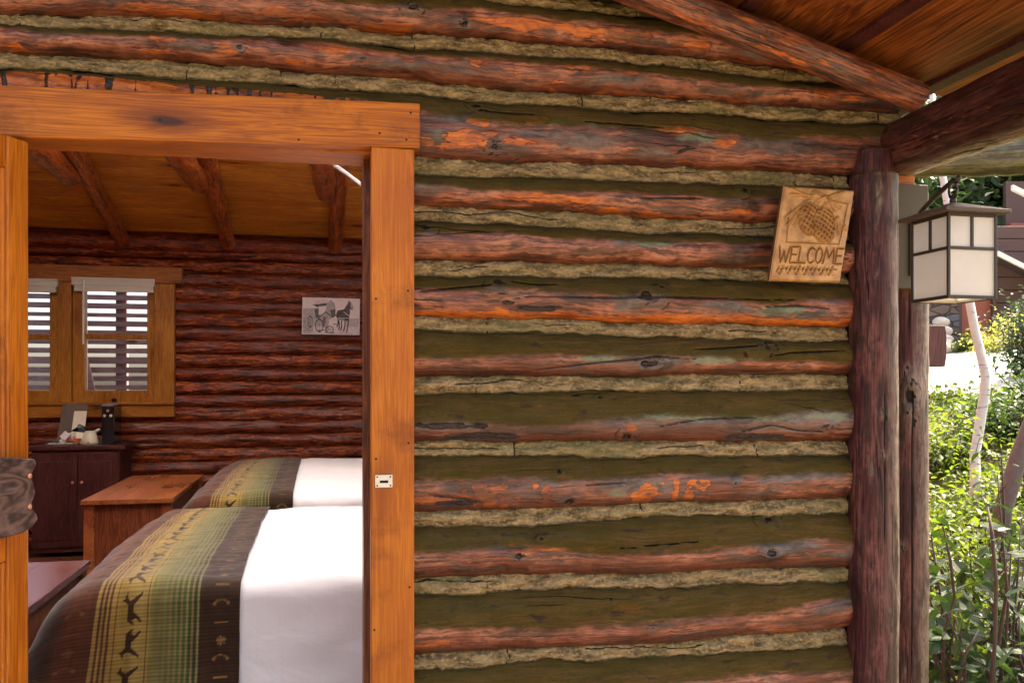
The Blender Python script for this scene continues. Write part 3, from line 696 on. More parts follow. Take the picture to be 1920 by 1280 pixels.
# jambs with stops
jb = jx0+.006
m = MB(); m.box(jb, jb+.035, YW+.041, YW+.20, -.08, 2.03); m.box(.1165, jb-.0005, YW+.12, YW+.199, -.08, 2.02); m.build("door_jamb", M_JAMB, frame, .002)
m = MB(); m.box(-.77, -.737, YW+.041, YW+.20, -.08, 2.03); m.build("door_jamb", M_JAMB, frame, .002)
m = MB(); m.box(-.735, jb, YW+.021, YW+.06, zl(-.2, z0l, z0r)+.002, 2.04); m.box(-.735, .13, YW+.061, YW+.20, zl(-.2, z0l, z0r)+.012, 2.04); m.build("head_jamb", M_TRIMH, frame, .002)
# worn paler patch under the head, strike plate
sp = MB(); c0 = atY(703, 914, YW-.0195); c1 = atY(736, 889, YW-.0195)
sp.box(c0[0], c1[0], YW-.0225, YW-.0175, c0[2], c1[2]); spo = sp.build("strike_plate", M_STEEL, frame, .002)
sl = MB(); cx = (c0[0]+c1[0])/2; cz = (c0[2]+c1[2])/2
sl.box(cx-.010, cx+.011, YW-.0232, YW-.0215, cz-.0045, cz+.002)
for sx_ in (-1, 1):
    for sz_ in (-1, 1): sl.lathe([(.0022, -.0006), (.0022, .0006)], 10, Matrix.Translation((cx+sx_*.0165, YW-.0227, cz+sz_*.011)) @ Matrix.Rotation(math.pi/2, 4, 'X'))
sl.build("latch_slot", M_HOLE, spo)

# ---- open door leaf, swung out to the left
door = empty("door", None, None, (0, 0, 0), parent=cabin); door["label"] = "varnished orange door swung wide open at the left"
hp = Vector((-.663, YW-.024, 0)); dv = Vector((-.4533, -.8913, 0)).normalized(); nv_ = Vector((dv.y*-1, dv.x, 0))
if nv_.x < 0: nv_ = -nv_
MD = Matrix(((dv.x, nv_.x, 0, hp.x), (dv.y, nv_.y, 0, hp.y), (0, 0, 1, 0), (0, 0, 0, 1)))   # local x along leaf, y = face side seen, z up
ZT = EYE+(HOR-266)/F*2.055
for x0_, x1_ in ((0, .064), (.736, .80)): MB().box(x0_, x1_, -.042, 0, -.05, ZT, MD).build("stile", M_DOOR, door, .005)
for z0_, z1_ in ((ZT-.075, ZT), (.0, .2), (1.0, 1.12)): MB().box(.064, .736, -.042, -.001, z0_, z1_, MD).build("rail", M_DOOR, door, .005)
m = MB(); m.box(.064, .736, -.034, -.014, .1, ZT-.07, MD); m.build("door_panel", M_DOOR, door)
m = MB()
for (a, b) in ((.2, 1.0), (1.12, ZT-.075)):
    m.box(.064, .076, -.014, -.003, a, b, MD); m.box(.724, .736, -.014, -.003, a, b, MD); m.box(.076, .724, -.014, -.003, a, a+.012, MD); m.box(.076, .724, -.014, -.003, b-.012, b, MD)
m.build("panel_moulding", M_TRIMV, door, .004)
# carved dark board fixed across the leaf
pts = []
zc_ = 1.152
prof = [(.012, .0), (.010, -.018), (.018, -.030), (.026, -.040), (.012, -.055), (.006, -.07), (.016, -.088), (.03, -.095)]
top = [(.20, .098), (.05, .082), (.016, .078)]
right = [(.010, .066), (.022, .048), (.026, .036), (.020, .022), (.014, .0), (.022, -.018), (.028, -.030), (.010, -.050), (.006, -.062), (.022, -.078)]
bot = [(.05, -.088), (.20, -.094)]
outl = top+right+bot
m = MB(); n_ = len(outl); m.add([(x, .002, zc_+z) for x, z in outl]+[(x, .032, zc_+z) for x, z in outl], [tuple(range(n_)), tuple(range(2*n_-1, n_-1, -1))]+[(i, i+n_, (i+1) % n_+n_, (i+1) % n_) for i in range(n_)], MD)
hb = m.build("carved_hinge_board", M_SIGNW, door, .004)
for z in (.040, -.030): MB().lathe([(.006, -.001), (.006, .0015), (.004, .003)], 12, MD @ Matrix.Translation((.034, .0335, zc_+z)) @ Matrix.Rotation(-math.pi/2, 4, 'X')).build("copper_screw", M_COPPER, hb, 0, True)

# ================================================================== ROOM
YB = 8.35
floor = MB().box(-3.0, 1.5, YW+.2, YB, -.06, 0).build("floor", M_FLOOR); tag(floor, kind='structure')
deck = MB().box(-2.2, 1.95, .9, YW+.2, -.09, -.02).build("porch_floor", M_DECK); tag(deck, kind='structure')
# back wall of varnished logs (parts of the cabin), with a window opening
def WB(px, py, Y=YB): return atY(px, py, Y)
wl, wr = WB(20, 600)[0]-.9, WB(300, 600)[0]; wzt = EYE+(HOR-520)/F*7.72; wzb = EYE+(HOR-757)/F*7.72
pitch = .121
def in_log(zc, x0, x1, seed, r=.066, x_step=.012):
    r = r*(.88+.22*((seed*7 % 10)/10))
    x = np.arange(x0, x1+x_step, x_step); t = np.linspace(0, 1, 26); an = (t-.5)*math.pi*1.1
    X = x[:, None]+0*t[None]; wz_ = .010*fbm(x*1.5, 0*x, seed, 3)[:, None]
    Z = zc+wz_+r*np.sin(an)[None]+0*X; Yv = YB+.005-.052*np.clip(np.cos(an), -.2, 1)[None]**1+.034*fbm(X*4, Z*26, seed+1, 5)+.0*X
    t2 = t[None]+0*X
    dark = .62*np.exp(-((t2-.02)/.12)**2)+.5*np.exp(-((t2-.98)/.08)**2)+.35*np.exp(-((t2-.5-.3*fbm(X*1.2, 0*X, seed+7, 3))/.035)**2)+np.where(fbm(X*9, Z*90, seed+5, 4) > .2, .4, 0)
    lc = np.stack([X*.9+seed, t2*.2+seed*.3, 0*X+seed], -1).reshape(-1, 3)
    z0 = np.zeros(X.size); og_ = z0+.5*((seed*13 % 7)/7)
    return npmesh("interior_log", np.stack([X, Yv, Z], -1).reshape(-1, 3), gridfaces(len(x), len(t)), M_LOGIN, cabin, True, dict(lc=lc, dust=z0, dark=dark.ravel(), orange=og_, green=z0, grey=z0+.25*((seed*5 % 3) == 0)))
for k in range(23):
    zc = .05+k*pitch
    if wzb < zc+.03 and zc-.03 < wzt: in_log(zc, wr-.03, 1.5, 900+k*3)
    else: in_log(zc, -3.0, 1.5, 900+k*3)
m = MB(); m.box(wr-.02, 1.5, YB+.02, YB+.16, 0, 2.85); m.box(-3, wr-.02, YB+.02, YB+.16, 0, wzb); m.box(-3, wr-.02, YB+.02, YB+.16, wzt, 2.85)
m.build("back_wall_core", M_CORE, cabin)
# side walls and the inner face of the front wall
m = MB()
for k in range(18): m.box(-3.06, -3.0, YW+.2, YB, k*.25, k*.25+.246)
m.build("side_wall", M_CHESTV, cabin)
m = MB()
for k in range(18):
    z = k*.25
    if False:
        m.box(1.5, 1.56, YW+.2, 3.2, z, z+.246); m.box(1.5, 1.56, 4.6, 5.6, z, z+.246); m.box(1.5, 1.56, 7.0, YB, z, z+.246)
    elif z < 2.9: m.box(1.5, 1.56, YW+.2, YB, z, z+.246)
    else: m.box(1.5, 1.56, 5.6, YB, z, z+.246)
m.build("side_wall", M_CHESTV, cabin)
m = MB(); m.box(-3, -.78, YW+.192, YW+.2, 0, 2.9); m.box(XL, 1.5, YW+.192, YW+.2, 0, 2.9); m.box(-.78, XL, YW+.192, YW+.2, 2.06, 2.9); m.build("inner_lining", M_CHESTV, cabin)
MB().box(-3, 1.5, YW+.192, YW+.2, 2.905, 4.1).build('added_wall_fill_pane', M_FILLP, cabin); MB().box(1.52, 1.53, YW+.2, 5.6, 3.0, 4.1).build('added_wall_fill_pane', M_FILLP, cabin)  # unseen frosted panes added high up to brighten the room
# ceiling boards: run across, roof rises towards the door
TP = .221
def ceilz(y): return 2.76+TP*(YB-y)
bw = .145; yy = YB+.05; 
CEIL0 = 6.35
while yy > CEIL0:
    y1, y0 = yy, yy-bw+.010
    m = MB(); v = []
    for x in (-3.0, 1.5):
        for y in (y0, y1):
            for z in (ceilz(y), ceilz(y)+.03): v.append((x, y, z))
    m.add(v, [(0, 1, 3, 2), (4, 6, 7, 5), (0, 4, 5, 1), (2, 3, 7, 6), (0, 2, 6, 4), (1, 5, 7, 3)]).build("ceiling_board", M_CEIL, cabin, .003)
    yy -= bw
m = MB(); m.box(-3.0, 1.5, CEIL0, YB+.05, 0, .02, Matrix.Translation((0, 0, ceilz(YB)+.04+TP*YB)) @ Matrix.Shear('XY', 4, (0, 0)))
# sloped cover sheet over the boards keeps the sky out of the joints
mm = MB(); v = []
for x in (-3.0, 1.5):
    for y in (CEIL0, YB+.1):
        for z in (ceilz(y)+.036, ceilz(y)+.05): v.append((x, y, z))
mm.add(v, [(0, 1, 3, 2), (4, 6, 7, 5), (0, 4, 5, 1), (2, 3, 7, 6), (0, 2, 6, 4), (1, 5, 7, 3)]).build("roof_deck", M_CORE, cabin)
mm = MB(); v = []
for x in (-3.0, 1.5):
    for y in (YW+.2, CEIL0-.02):
        for z in (ceilz(y)+.03, ceilz(y)+.035): v.append((x, y, z))
mm.add(v, [(0, 1, 3, 2), (4, 6, 7, 5), (0, 4, 5, 1), (2, 3, 7, 6), (0, 2, 6, 4), (1, 5, 7, 3)]).build("added_ceiling_fill_pane", M_FILLP, cabin)  # unseen frosted pane added overhead to let soft light into the room
RX = [-1.679, -.797, .142]
for k, x in enumerate(RX):
    r_ = round_log("rafter", (x, YB-.10, ceilz(YB-.1)-.115), (x+.01, 4.6, ceilz(4.6)-.075), .062, .078, M_RAFT, cabin, 41+k*5, n=40, seg=260, rough=.06, amp=.008, bend=.0, darkx=.8)
    tx = x-.14
    round_log("tie_log", (tx+.05, 7.05+.1*(k-1), 2.93), (tx-.06, 4.6, 2.99), .078, .10, M_RAFT, cabin, 61+k*5, n=40, seg=160, rough=.06, amp=.008, darkx=.4)
# wall plate log at the top
round_log("wall_plate", (-3, YB-.03, 2.66), (1.5, YB-.03, 2.67), .075, .07, M_LOGIN, cabin, 83, n=40, seg=300, rough=.08, amp=.008)
# pale curved strip under the ceiling
m = MB(); cpts = [(560, 300), (600, 300), (625, 309), (648, 325), (676, 346)]
cp = [Vector(atY(a, b, 6.3)) for a, b in cpts]
v = []; f = []
for i, p in enumerate(cp):
    v += [p+Vector((0, -.02, .016)), p+Vector((0, -.02, -.016)), p+Vector((0, .02, -.016)), p+Vector((0, .02, .016))]
for i in range(len(cp)-1):
    for k in range(4): f.append((i*4+k, i*4+(k+1) % 4, i*4+4+(k+1) % 4, i*4+4+k))
f += [(0, 1, 2, 3), (16, 19, 18, 17)]
st_ = MB().add(v, f).build("curved_strip", M_STRIP, None, .004, True); tag(st_, "pale curved metal strip hanging under the ceiling near the door head", "metal strip")

# ---- window in the back wall
win = empty("window", None, None, (0, 0, 0), parent=cabin); win["label"] = "double window in orange pine trim with white blinds pulled up"
YT = YB-.09
def bx(px0, px1, py0, py1, y0, y1, M_=None):
    a = atY(px0, py1, y0); b = atY(px1, py0, y0); return (a[0], b[0], y0, y1, a[2], b[2])
m = MB(); a = atY(60, 525, YT-.03); b = atY(341, 502, YT-.03); m.box(-3.0, b[0], YT-.03, YB+.03, a[2], b[2]); m.build("head_trim", M_WINH, win, .004)
m = MB(); a = atY(289, 757, YT); b = atY(327, 526, YT); m.box(a[0], b[0], YT, YB+.03, a[2], b[2]+.01); m.build("side_trim", M_WINW, win, .004)
m = MB(); a2 = atY(108, 757, YT); b2 = atY(134, 526, YT); m.box(a2[0], b2[0], YT, YB+.05, a2[2], b2[2]+.01); m.build("mullion", M_WINW, win, .004)
m = MB(); a = atY(60, 783, YT); b = atY(327, 758, YT); m.box(-3.0, b[0], YT, YB+.03, a[2], b[2]-.002); m.build("apron_trim", M_WINH, win, .004)
m = MB(); m.box(-3.0, b[0]+.0, YT-.025, YB+.03, b[2]-.001, b[2]+.022); m.build("window_stool", M_WINH, win, .004)
def sash(pxl, pxr, label=None):
    Y0 = YT+.03
    s_ = MB(); L = atY(pxl, 700, Y0)[0]; R = atY(pxr, 700, Y0)[0]; T = atY(pxr, 522, Y0)[2]; Bm = atY(pxr, 756, Y0)[2]; mid = atY(pxr, 632, Y0)[2]
    fw = .085
    s_.box(L, L+fw*1.1, Y0, YB+.06, Bm, T); s_.box(R-fw*.8, R, Y0, YB+.06, Bm, T); s_.box(L+fw*1.1, R-fw*.8, Y0+.002, YB+.06, Bm, Bm+.115); s_.box(L+fw*1.1, R-fw*.8, Y0+.002, YB+.06, T-.08, T)
    s_.box(L+fw*1.1, R-fw*.8, Y0-.01, YB+.04, mid-.024, mid+.024)
    o = s_.build("window_sash", M_WINW, win, .005)
    MB().box(L+fw, R-fw*.7, YB+.04, YB+.046, Bm+.1, T-.07).build("window_pane", M_GLASS, o)
    c_ = MB(); xm = (L+R)/2; c_.box(xm-.02, xm+.02, Y0-.02, Y0-.002, Bm+.01, Bm+.045).build("sash_lift", M_HOLE, o, .004)
    # blind: stacked slats under a moulded headrail
    vl = atY(pxl-2, 545, YT-.035); v2 = atY(pxr+(-1), 523, YT-.035)
    b_ = MB(); 
    for q in range(7):
        z = vl[2]+(v2[2]-vl[2])*q/7; dz = (v2[2]-vl[2])/7
        off = .004*math.sin(q*1.7)
        b_.box(vl[0]+(.02 if q < 3 else .0), v2[0]-(.015 if q < 3 else 0), YT-.045+(.01 if q < 3 else 0)+off, YT+.012, z+.0012, z+dz-.001)
    bo = b_.build("blind", M_BLIND, win, .002)
    w_ = MB(); wx_ = L+fw*1.25; w_.tube([(wx_, YT-.05, v2[2]-.02), (wx_, YT-.05, mid-.07)], .008, 8).build("blind_wand", M_BLIND, bo)
sash(136, 291); sash(-60, 109)
# slatted screen standing outside the window
scr = empty("slat_screen", "dark slatted timber screen seen outside the cabin window", "slat screen", (-2.6, YB+.9, 0))
rnd = random.Random(4)
for q in range(34):
    z = 1.0+q*.088
    o = MB().box(-4.4, .2, YB+.88, YB+.905, z+rnd.uniform(-.012, .012), z+.054+rnd.uniform(-.008, .006)).build("slat", M_SLAT, scr)
MB().box(-.05, .05, -.0, .045, -1.7, 1.7, Matrix.Translation((-2.32, YB+.83, 2.0)) @ Matrix.Rotation(math.radians(-13), 4, 'Y')).build("brace", M_SLAT, scr, .004)
MB().box(-4.4, -4.3, YB+.91, YB+1.0, 0, 3.6).box(.1, .2, YB+.91, YB+1.0, 0, 3.6).box(-1.95, -1.85, YB+.91, YB+1.0, 0, 3.6).build("upright", M_SLAT, scr)

# ---- photograph on the back wall
def raster_poly(Px, Py, poly):
    ins = np.zeros(Px.shape, bool); n = len(poly)
    for i in range(n):
        x1, y1 = poly[i]; x2, y2 = poly[(i+1) % n]
        c = ((y1 > Py) != (y2 > Py)) & (Px < (x2-x1)*(Py-y1)/(y2-y1+1e-12)+x1); ins ^= c
    return ins
def seg_d(Px, Py, x1, y1, x2, y2):
    dx, dy = x2-x1, y2-y1; L = dx*dx+dy*dy+1e-12; t = np.clip(((Px-x1)*dx+(Py-y1)*dy)/L, 0, 1)
    return np.hypot(Px-(x1+t*dx), Py-(y1+t*dy))
nx, ny = 190, 126
gxp, gyp = np.meshgrid(np.linspace(0, 155, nx), np.linspace(0, 100, ny), indexing='ij')   # picture units, y down
g = np.full(gxp.shape, .88)
hill = gyp > 30-.02*gxp+3*fbm(gxp*.05, 0*gxp, 1); g = np.where(hill & (gxp < 60), .62+.3*fbm(gxp*.3, gyp*.9, 4, 4), g)
g = np.where((gyp > 55+4*fbm(gxp*.2, 0*gxp, 9)) & (gxp > 118), .68+.4*fbm(gxp*.4, gyp*.5, 6, 4), g)
g = np.where((gyp > 78), .80+.35*fbm(gxp*.25, gyp*.5, 7, 4), g)
g = np.where((gyp > 55) & (gxp < 30), .60+.5*fbm(gxp*.3, gyp*.4, 8, 4), g)
def P(poly, val, nz=.12):
    global g
    g = np.where(raster_poly(gxp, gyp, poly), val+nz*fbm(gxp*.5, gyp*.5, len(poly), 3)*2, g)
def Ls(pts, wd, val):
    global g
    for (a, b) in zip(pts[:-1], pts[1:]): g = np.where(seg_d(gxp, gyp, *a, *b) < wd, val, g)
P([(27, 20), (36, 8), (58, 4), (78, 10), (66, 16)], .8); P([(27, 20), (66, 14), (64, 22), (48, 25), (40, 26)], .25)
P([(32, 32), (46, 28), (46, 56), (36, 56)], .3); P([(44, 24), (60, 22), (64, 36), (54, 46), (44, 46)], .86)
P([(62, 36), (66, 16), (76, 5), (86, 14), (90, 34), (86, 52), (72, 60), (70, 92), (62, 92), (60, 70), (56, 50)], .60); P([(74, 34), (88, 30), (90, 50), (80, 52)], .3)
P([(56, 52), (64, 52), (60, 82), (54, 74)], .35); Ls([(44, 56), (62, 38), (84, 54)], 1.0, .12)
P([(94, 34), (112, 30), (122, 14), (124, 6), (130, 10), (134, 22), (138, 28), (134, 32), (128, 28), (128, 42), (126, 54), (120, 62), (96, 60), (90, 48)], .24, .2)
for lx in ((98, 60, 99, 86), (106, 60, 104, 88), (115, 58, 112, 90), (124, 54, 120, 92), (96, 60, 94, 78)): Ls([(lx[0], lx[1]), ((lx[0]+lx[2])/2+1.5, (lx[1]+lx[3])/2), (lx[2], lx[3])], 1.7, .2)
P([(130, 10), (136, 18), (140, 28), (134, 30), (130, 22)], .66); Ls([(96, 54), (128, 54)], .9, .75); Ls([(112, 38), (126, 48)], .9, .8); Ls([(70, 60), (114, 58)], 1, .75)
for (cx_, cy_, rx_, ry_) in ((22, 66, 6, 15), (46, 76, 10, 17), (74, 86, 10, 9)):
    d_ = np.abs(np.hypot((gxp-cx_)/rx_, (gyp-cy_)/ry_)-1); g = np.where(d_ < .12, .25, g); 
    for q in range(5): Ls([(cx_, cy_), (cx_+rx_*math.cos(q*1.257), cy_+ry_*math.sin(q*1.257))], .5, .4)
Ls([(40, 90), (60, 88)], 1.6, .4); Ls([(62, 94), (86, 96)], 1.6, .4); Ls([(100, 94), (148, 100)], 1.4, .6); Ls([(84, 72), (92, 72)], 1.6, .45)
brd = (gxp < 2.2) | (gxp > 152.8) | (gyp < 2.2) | (gyp > 97.8); g = np.where(brd, .86, np.clip(g, .05, .9))
colr = np.clip(np.stack([g*1.0, g*.94, g*.94], -1)**1.7, 0, .85)
pc = [WB(567, 557, 8.24), WB(675, 560, 8.24), WB(566, 626, 8.24), WB(674, 628, 8.24)]
def picquad(name, TL, TR, BL, BR, nx, ny, colr, mat, th=.012, nrm=np.array([0, -1., 0]), disp=None, attrs=None, parent=None):
    uu, vv = np.meshgrid(np.linspace(0, 1, nx), np.linspace(0, 1, ny), indexing='ij')
    Pp = (1-uu)[..., None]*((1-vv)[..., None]*TL+vv[..., None]*BL)+uu[..., None]*((1-vv)[..., None]*TR+vv[..., None]*BR)
    if disp is not None: Pp = Pp+nrm*disp[..., None]
    V = Pp.reshape(-1, 3); Fc = gridfaces(nx, ny)
    # sides and back
    idx = np.concatenate([np.arange(nx)*ny, (nx-1)*ny+np.arange(1, ny), (np.arange(nx-2, -1, -1))*ny+ny-1, np.arange(ny-2, 0, -1)])
    Vb = V[idx]-nrm*th; 
    if disp is not None: Vb = Vb-nrm*disp.reshape(-1)[idx][:, None]
    n0 = len(V); k = np.arange(len(idx)); kn = (k+1) % len(idx)
    Fs = np.stack([idx[k], idx[kn], n0+kn, n0+k], 1)
    cb = Vb.mean(0); V2 = np.vstack([V, Vb, cb]); Fb = np.stack([n0+k, n0+kn, np.full(len(k), len(V2)-1)], 1)
    ex = len(Vb)+1
    at = {}
    if attrs:
        for a_, q in attrs.items(): at[a_] = np.concatenate([q.ravel(), np.zeros(ex)])
    o = npmesh_mixed(name, V2, np.vstack([Fc, Fs]), Fb, mat, parent, at)
    if colr is not None:
        c4 = np.ones((len(V2), 4), np.float32); c4[:n0, :3] = colr.reshape(-1, 3); c4[n0:, :3] = .7
        o.data.attributes.new("col", 'FLOAT_COLOR', 'POINT').data.foreach_set("color", c4.ravel())
    return o
pic = picquad("photograph", *pc, nx, ny, colr, M_PAINTED)
tag(pic, "black and white photograph of horses and a carriage on the log wall", "photograph")

# ---- carved welcome plaque
nx, ny = 300, 400
ux, uy = np.meshgrid(np.linspace(0, 100, nx), np.linspace(0, 132, ny), indexing='ij')
hgt = np.zeros(ux.shape); dk = np.zeros(ux.shape)
def groove(pts, wd, dp, rim=.0):
    global hgt, dk
    D = np.full(ux.shape, 1e9)
    for a, b in zip(pts[:-1], pts[1:]): D = np.minimum(D, seg_d(ux, uy, *a, *b))
    gr = np.exp(-(D/wd)**2); hgt = hgt-dp*gr+rim*np.exp(-((D-2.0*wd)/(wd*.8))**2); dk = np.maximum(dk, gr*min(1, abs(dp)/.0022))
def ridge(pts, wd, dp):
    global hgt, dk
    D = np.full(ux.shape, 1e9)
    for a, b in zip(pts[:-1], pts[1:]): D = np.minimum(D, seg_d(ux, uy, *a, *b))
    hgt = hgt+dp*np.exp(-(D/wd)**2); dk = np.maximum(dk, .9*np.exp(-((D-wd*1.5)/(wd*.38))**2)*(1 if dp > 0 else 0)*.8)
groove([(12, 44), (14, 78), (88, 78), (92, 20), (60, 16)], .8, .0016, .0006)
groove([(12, 44), (14, 30)], .8, .0014)
# cones
for (cx_, cy_, rx_, ry_, an_) in ((42, 44, 15, 22, .35), (62, 52, 15, 24, .35)):
    ca, sa = math.cos(an_), math.sin(an_); X_ = (ux-cx_)*ca-(uy-cy_)*sa; Y_ = (ux-cx_)*sa+(uy-cy_)*ca
    d_ = np.hypot(X_/rx_, Y_/ry_); ins = d_ < 1
    dome = np.sqrt(np.clip(1-d_**2, 0, 1)); 
    p = (X_+Y_*.75)/7.0; q = (X_-Y_*.75)/7.0
    gl_ = np.minimum(np.abs(p-np.round(p)), np.abs(q-np.round(q)))
    hgt = np.where(ins, .0045*dome-.004*np.clip(gl_*3, 0, 1)+.002, hgt)
    dk = np.where(ins, np.where(gl_ > .17, .95, .0)*(.35+.65*((p-np.floor(p)) > .5)), dk)
    dk = np.maximum(dk, .9*np.exp(-((d_-1.04)/.05)**2)); hgt = hgt-.0015*np.exp(-((d_-1.06)/.06)**2)
for ln in ([(38, 16), (8, 44)], [(36, 20), (12, 54)], [(38, 22), (22, 54)], [(40, 12), (10, 12)], [(62, 12), (84, 3)], [(60, 14), (78, 30)], [(62, 14), (82, 26)], [(58, 16), (76, 38)],
           [(78, 42), (76, 66)], [(80, 42), (86, 64)], [(80, 40), (96, 56)], [(48, 18), (58, 12)], [(8, 4), (30, 12)]):
    ridge(ln, 1.7, .0028)
ridge([(44, 10), (56, 16), (50, 24)], 4.5, .003)
# lettering WELCOME
def letters(txt, x0, y0, w_, h_, gap, fn):
    G = {'W': [[(0, 0), (.25, 1), (.5, .3), (.75, 1), (1, 0)]], 'E': [[(1, 0), (0, 0), (0, 1), (1, 1)], [(0, .48), (.8, .48)]], 'L': [[(0, 0), (0, 1), (1, 1)]],
         'C': [[(1, .12), (.6, 0), (.2, .12), (0, .5), (.2, .88), (.6, 1), (1, .88)]], 'O': [[(.5, 0), (.12, .18), (0, .5), (.12, .82), (.5, 1), (.88, .82), (1, .5), (.88, .18), (.5, 0)]],
         'M': [[(0, 1), (.12, 0), (.5, .6), (.88, 0), (1, 1)]]}
    x = x0
    for ch in txt:
        wd = w_*(1.45 if ch in 'WM' else .9)
        for st in G[ch]: fn([(x+a*wd, y0+b*h_) for a, b in st])
        x += wd+gap
letters("WELCOME", 6, 84, 10.2, 22, 2.4, lambda p: groove(p, .85, .0026, .0007))
rr = np.random.RandomState(3)
xk = 10
while xk < 90:
    groove([(xk, 112), (xk-3, 118), (xk, 121)], 1.1, .002); groove([(xk+5, 110+rr.rand()*2), (xk+2, 122)], 1.1, .002); ridge([(xk+6, 113), (xk+9, 120)], 2.0, .002); groove([(xk+3, 115), (xk+11, 114)], .9, .0018)
    xk += 11.5
edge = np.minimum(np.minimum(ux, 100-ux), np.minimum(uy, 132-uy)); hgt = hgt-.003*np.exp(-(edge/1.3)**2)+.0012*fbm(ux*.08, uy*.08, 12, 3)
YP = 2.205
plq = picquad("welcome_plaque", atY(1471, 348, YP), atY(1604, 357, YP+.02), atY(1444, 526, YP), atY(1577, 529, YP+.02), nx, ny, None, M_PLAQUE, .017, disp=hgt*2.2, attrs=dict(dark=np.clip(dk, 0, 1)))
tag(plq, "tan carved plaque with pine cones and the word welcome, tilted on the logs", "plaque")

# ---- lantern on its board
brd_ = empty("lantern_board", None, None, (0, 0, 0), parent=cabin)
a = atY(1674, 540, 2.255); b = atY(1741, 347, 2.255)
lb = MB().box(a[0], b[0]-.0, 2.255, 2.292, a[2], b[2]).build("mounting_board", M_BOARDP, cabin, .003)
bpy.data.objects.remove(brd_)
MB().box(a[0]-.001, a[0]+.012, 2.262, 2.36, a[2]+.002, b[2]-.002).build("board_edge", M_JAMB, lb)
LD = 2.1
lc_ = atD(1787, 480, 2.11); LX, LY = lc_[0], lc_[1]
lan = empty("wall_lantern", "bronze square lantern with frosted panes hanging from a hooked arm on the porch post", "lantern", (LX, LY, 0))
zt_ = EYE+(HOR-400)/F*2.06; zb_ = EYE+(HOR-561)/F*2.06; hw = .066
fr = MB(); t_ = .0065
for sx_ in (-1, 1):
    for sy_ in (-1, 1): fr.box(LX+sx_*hw-(t_ if sx_ > 0 else 0), LX+sx_*hw+(0 if sx_ > 0 else t_), LY+sy_*hw-(t_ if sy_ > 0 else 0), LY+sy_*hw+(0 if sy_ > 0 else t_), zb_, zt_)
zm = zb_+(zt_-zb_)*.585
for (z0, z1) in ((zb_, zb_+.008), (zm-.0035, zm+.0035), (zt_-.010, zt_)):
    for s_ in (-1, 1):
        fr.box(LX-hw+t_, LX+hw-t_, LY+s_*(hw-.0008)-(t_*.8 if s_ > 0 else 0), LY+s_*(hw-.0008)+(0 if s_ > 0 else t_*.8), z0, z1)
        fr.box(LX+s_*(hw-.0008)-(t_*.8 if s_ > 0 else 0), LX+s_*(hw-.0008)+(0 if s_ > 0 else t_*.8), LY-hw+t_, LY+hw-t_, z0, z1)
for s_ in (-1, 1):
    fr.box(LX-.0035, LX+.0035, LY+s_*(hw-.001)-(t_*.7 if s_ > 0 else 0), LY+s_*(hw-.001)+(0 if s_ > 0 else t_*.7), zm+.0035, zt_-.010)
    fr.box(LX+s_*(hw-.001)-(t_*.7 if s_ > 0 else 0), LX+s_*(hw-.001)+(0 if s_ > 0 else t_*.7), LY-.0035, LY+.0035, zm+.0035, zt_-.010)
fr.build("lantern_frame", M_DARKMETAL, lan, .001)
for k in range(4):
    Mr = Matrix.Translation((LX, LY, 0)) @ Matrix.Rotation(k*math.pi/2, 4, 'Z')
    MB().box(-hw+.003, hw-.003, -hw+.0075, -hw+.0055, zb_+.002, zt_-.002, Mr).build("lantern_pane", M_LGLASS, lan)
ro = MB(); rw = .087
Mr = Matrix.Translation((LX, LY, zt_))
v = [(-rw, -rw, -.002), (rw, -rw, -.002), (rw, rw, -.002), (-rw, rw, -.002), (-rw, -rw, .006), (rw, -rw, .006), (rw, rw, .006), (-rw, rw, .006), (-.012, -.012, .033), (.012, -.012, .033), (.012, .012, .033), (-.012, .012, .033)]
ro.add(v, [(0, 3, 2, 1), (0, 1, 5, 4), (1, 2, 6, 5), (2, 3, 7, 6), (3, 0, 4, 7), (4, 5, 9, 8), (5, 6, 10, 9), (6, 7, 11, 10), (7, 4, 8, 11), (8, 9, 10, 11)], Mr)
ro.build("lantern_roof", flat("brown_roof_metal", (.085, .055, .038), .55, .3, .25, 60, .3), lan, .0015)
zr = zt_+.032
fi = MB(); fi.lathe([(.008, 0), (.008, .012), (.004, .014), (.004, .018), (.007, .02)], 14, Matrix.Translation((LX, LY, zr)))
fi.tube([(LX+.0, LY-.014, zr+.034), (LX, LY-.010, zr+.018), (LX, LY, zr+.014), (LX, LY+.010, zr+.018), (LX, LY+.014, zr+.034), (LX, LY+.008, zr+.052), (LX, LY, zr+.058), (LX, LY-.008, zr+.052), (LX, LY-.014, zr+.034)], .0035, 8)
fi.build("hanging_loop", M_DARKMETAL, lan, 0, True)
# arm: flat curved strap from the board to above the lantern
ax = (a[0]+b[0])/2+.012; az = EYE+(HOR-420)/F*2.5
arc = []
for q in range(9):
    an = q/8*math.pi/2
    k_ = (1-math.cos(an))**1.15; arc.append((ax+(LX-ax)*k_, 2.25-(2.25-LY)*k_, az+(zr+.066-az)*math.sin(an)**.6-.010*k_))
arc = [(ax, 2.25, az-.10)]+arc+[(LX, LY-.012, zr+.052), (LX, LY-.022, zr+.06)]
ar = MB(); v = []; f = []
for i, p in enumerate(arc):
    p = Vector(p); v += [p+Vector((-.008, 0, .003)), p+Vector((.008, 0, .003)), p+Vector((.008, .0, -.004)), p+Vector((-.008, 0, -.004))]
for i in range(len(arc)-1):
    for k in range(4): f.append((i*4+k, i*4+(k+1) % 4, i*4+4+(k+1) % 4, i*4+4+k))
ar.tube(arc, .0065, 8).build("arm", M_DARKMETAL, lan, 0, True)
MB().box(ax-.02, ax+.02, 2.246, 2.256, az-.14, az+.03).build("back_plate", M_DARKMETAL, lan, .003)

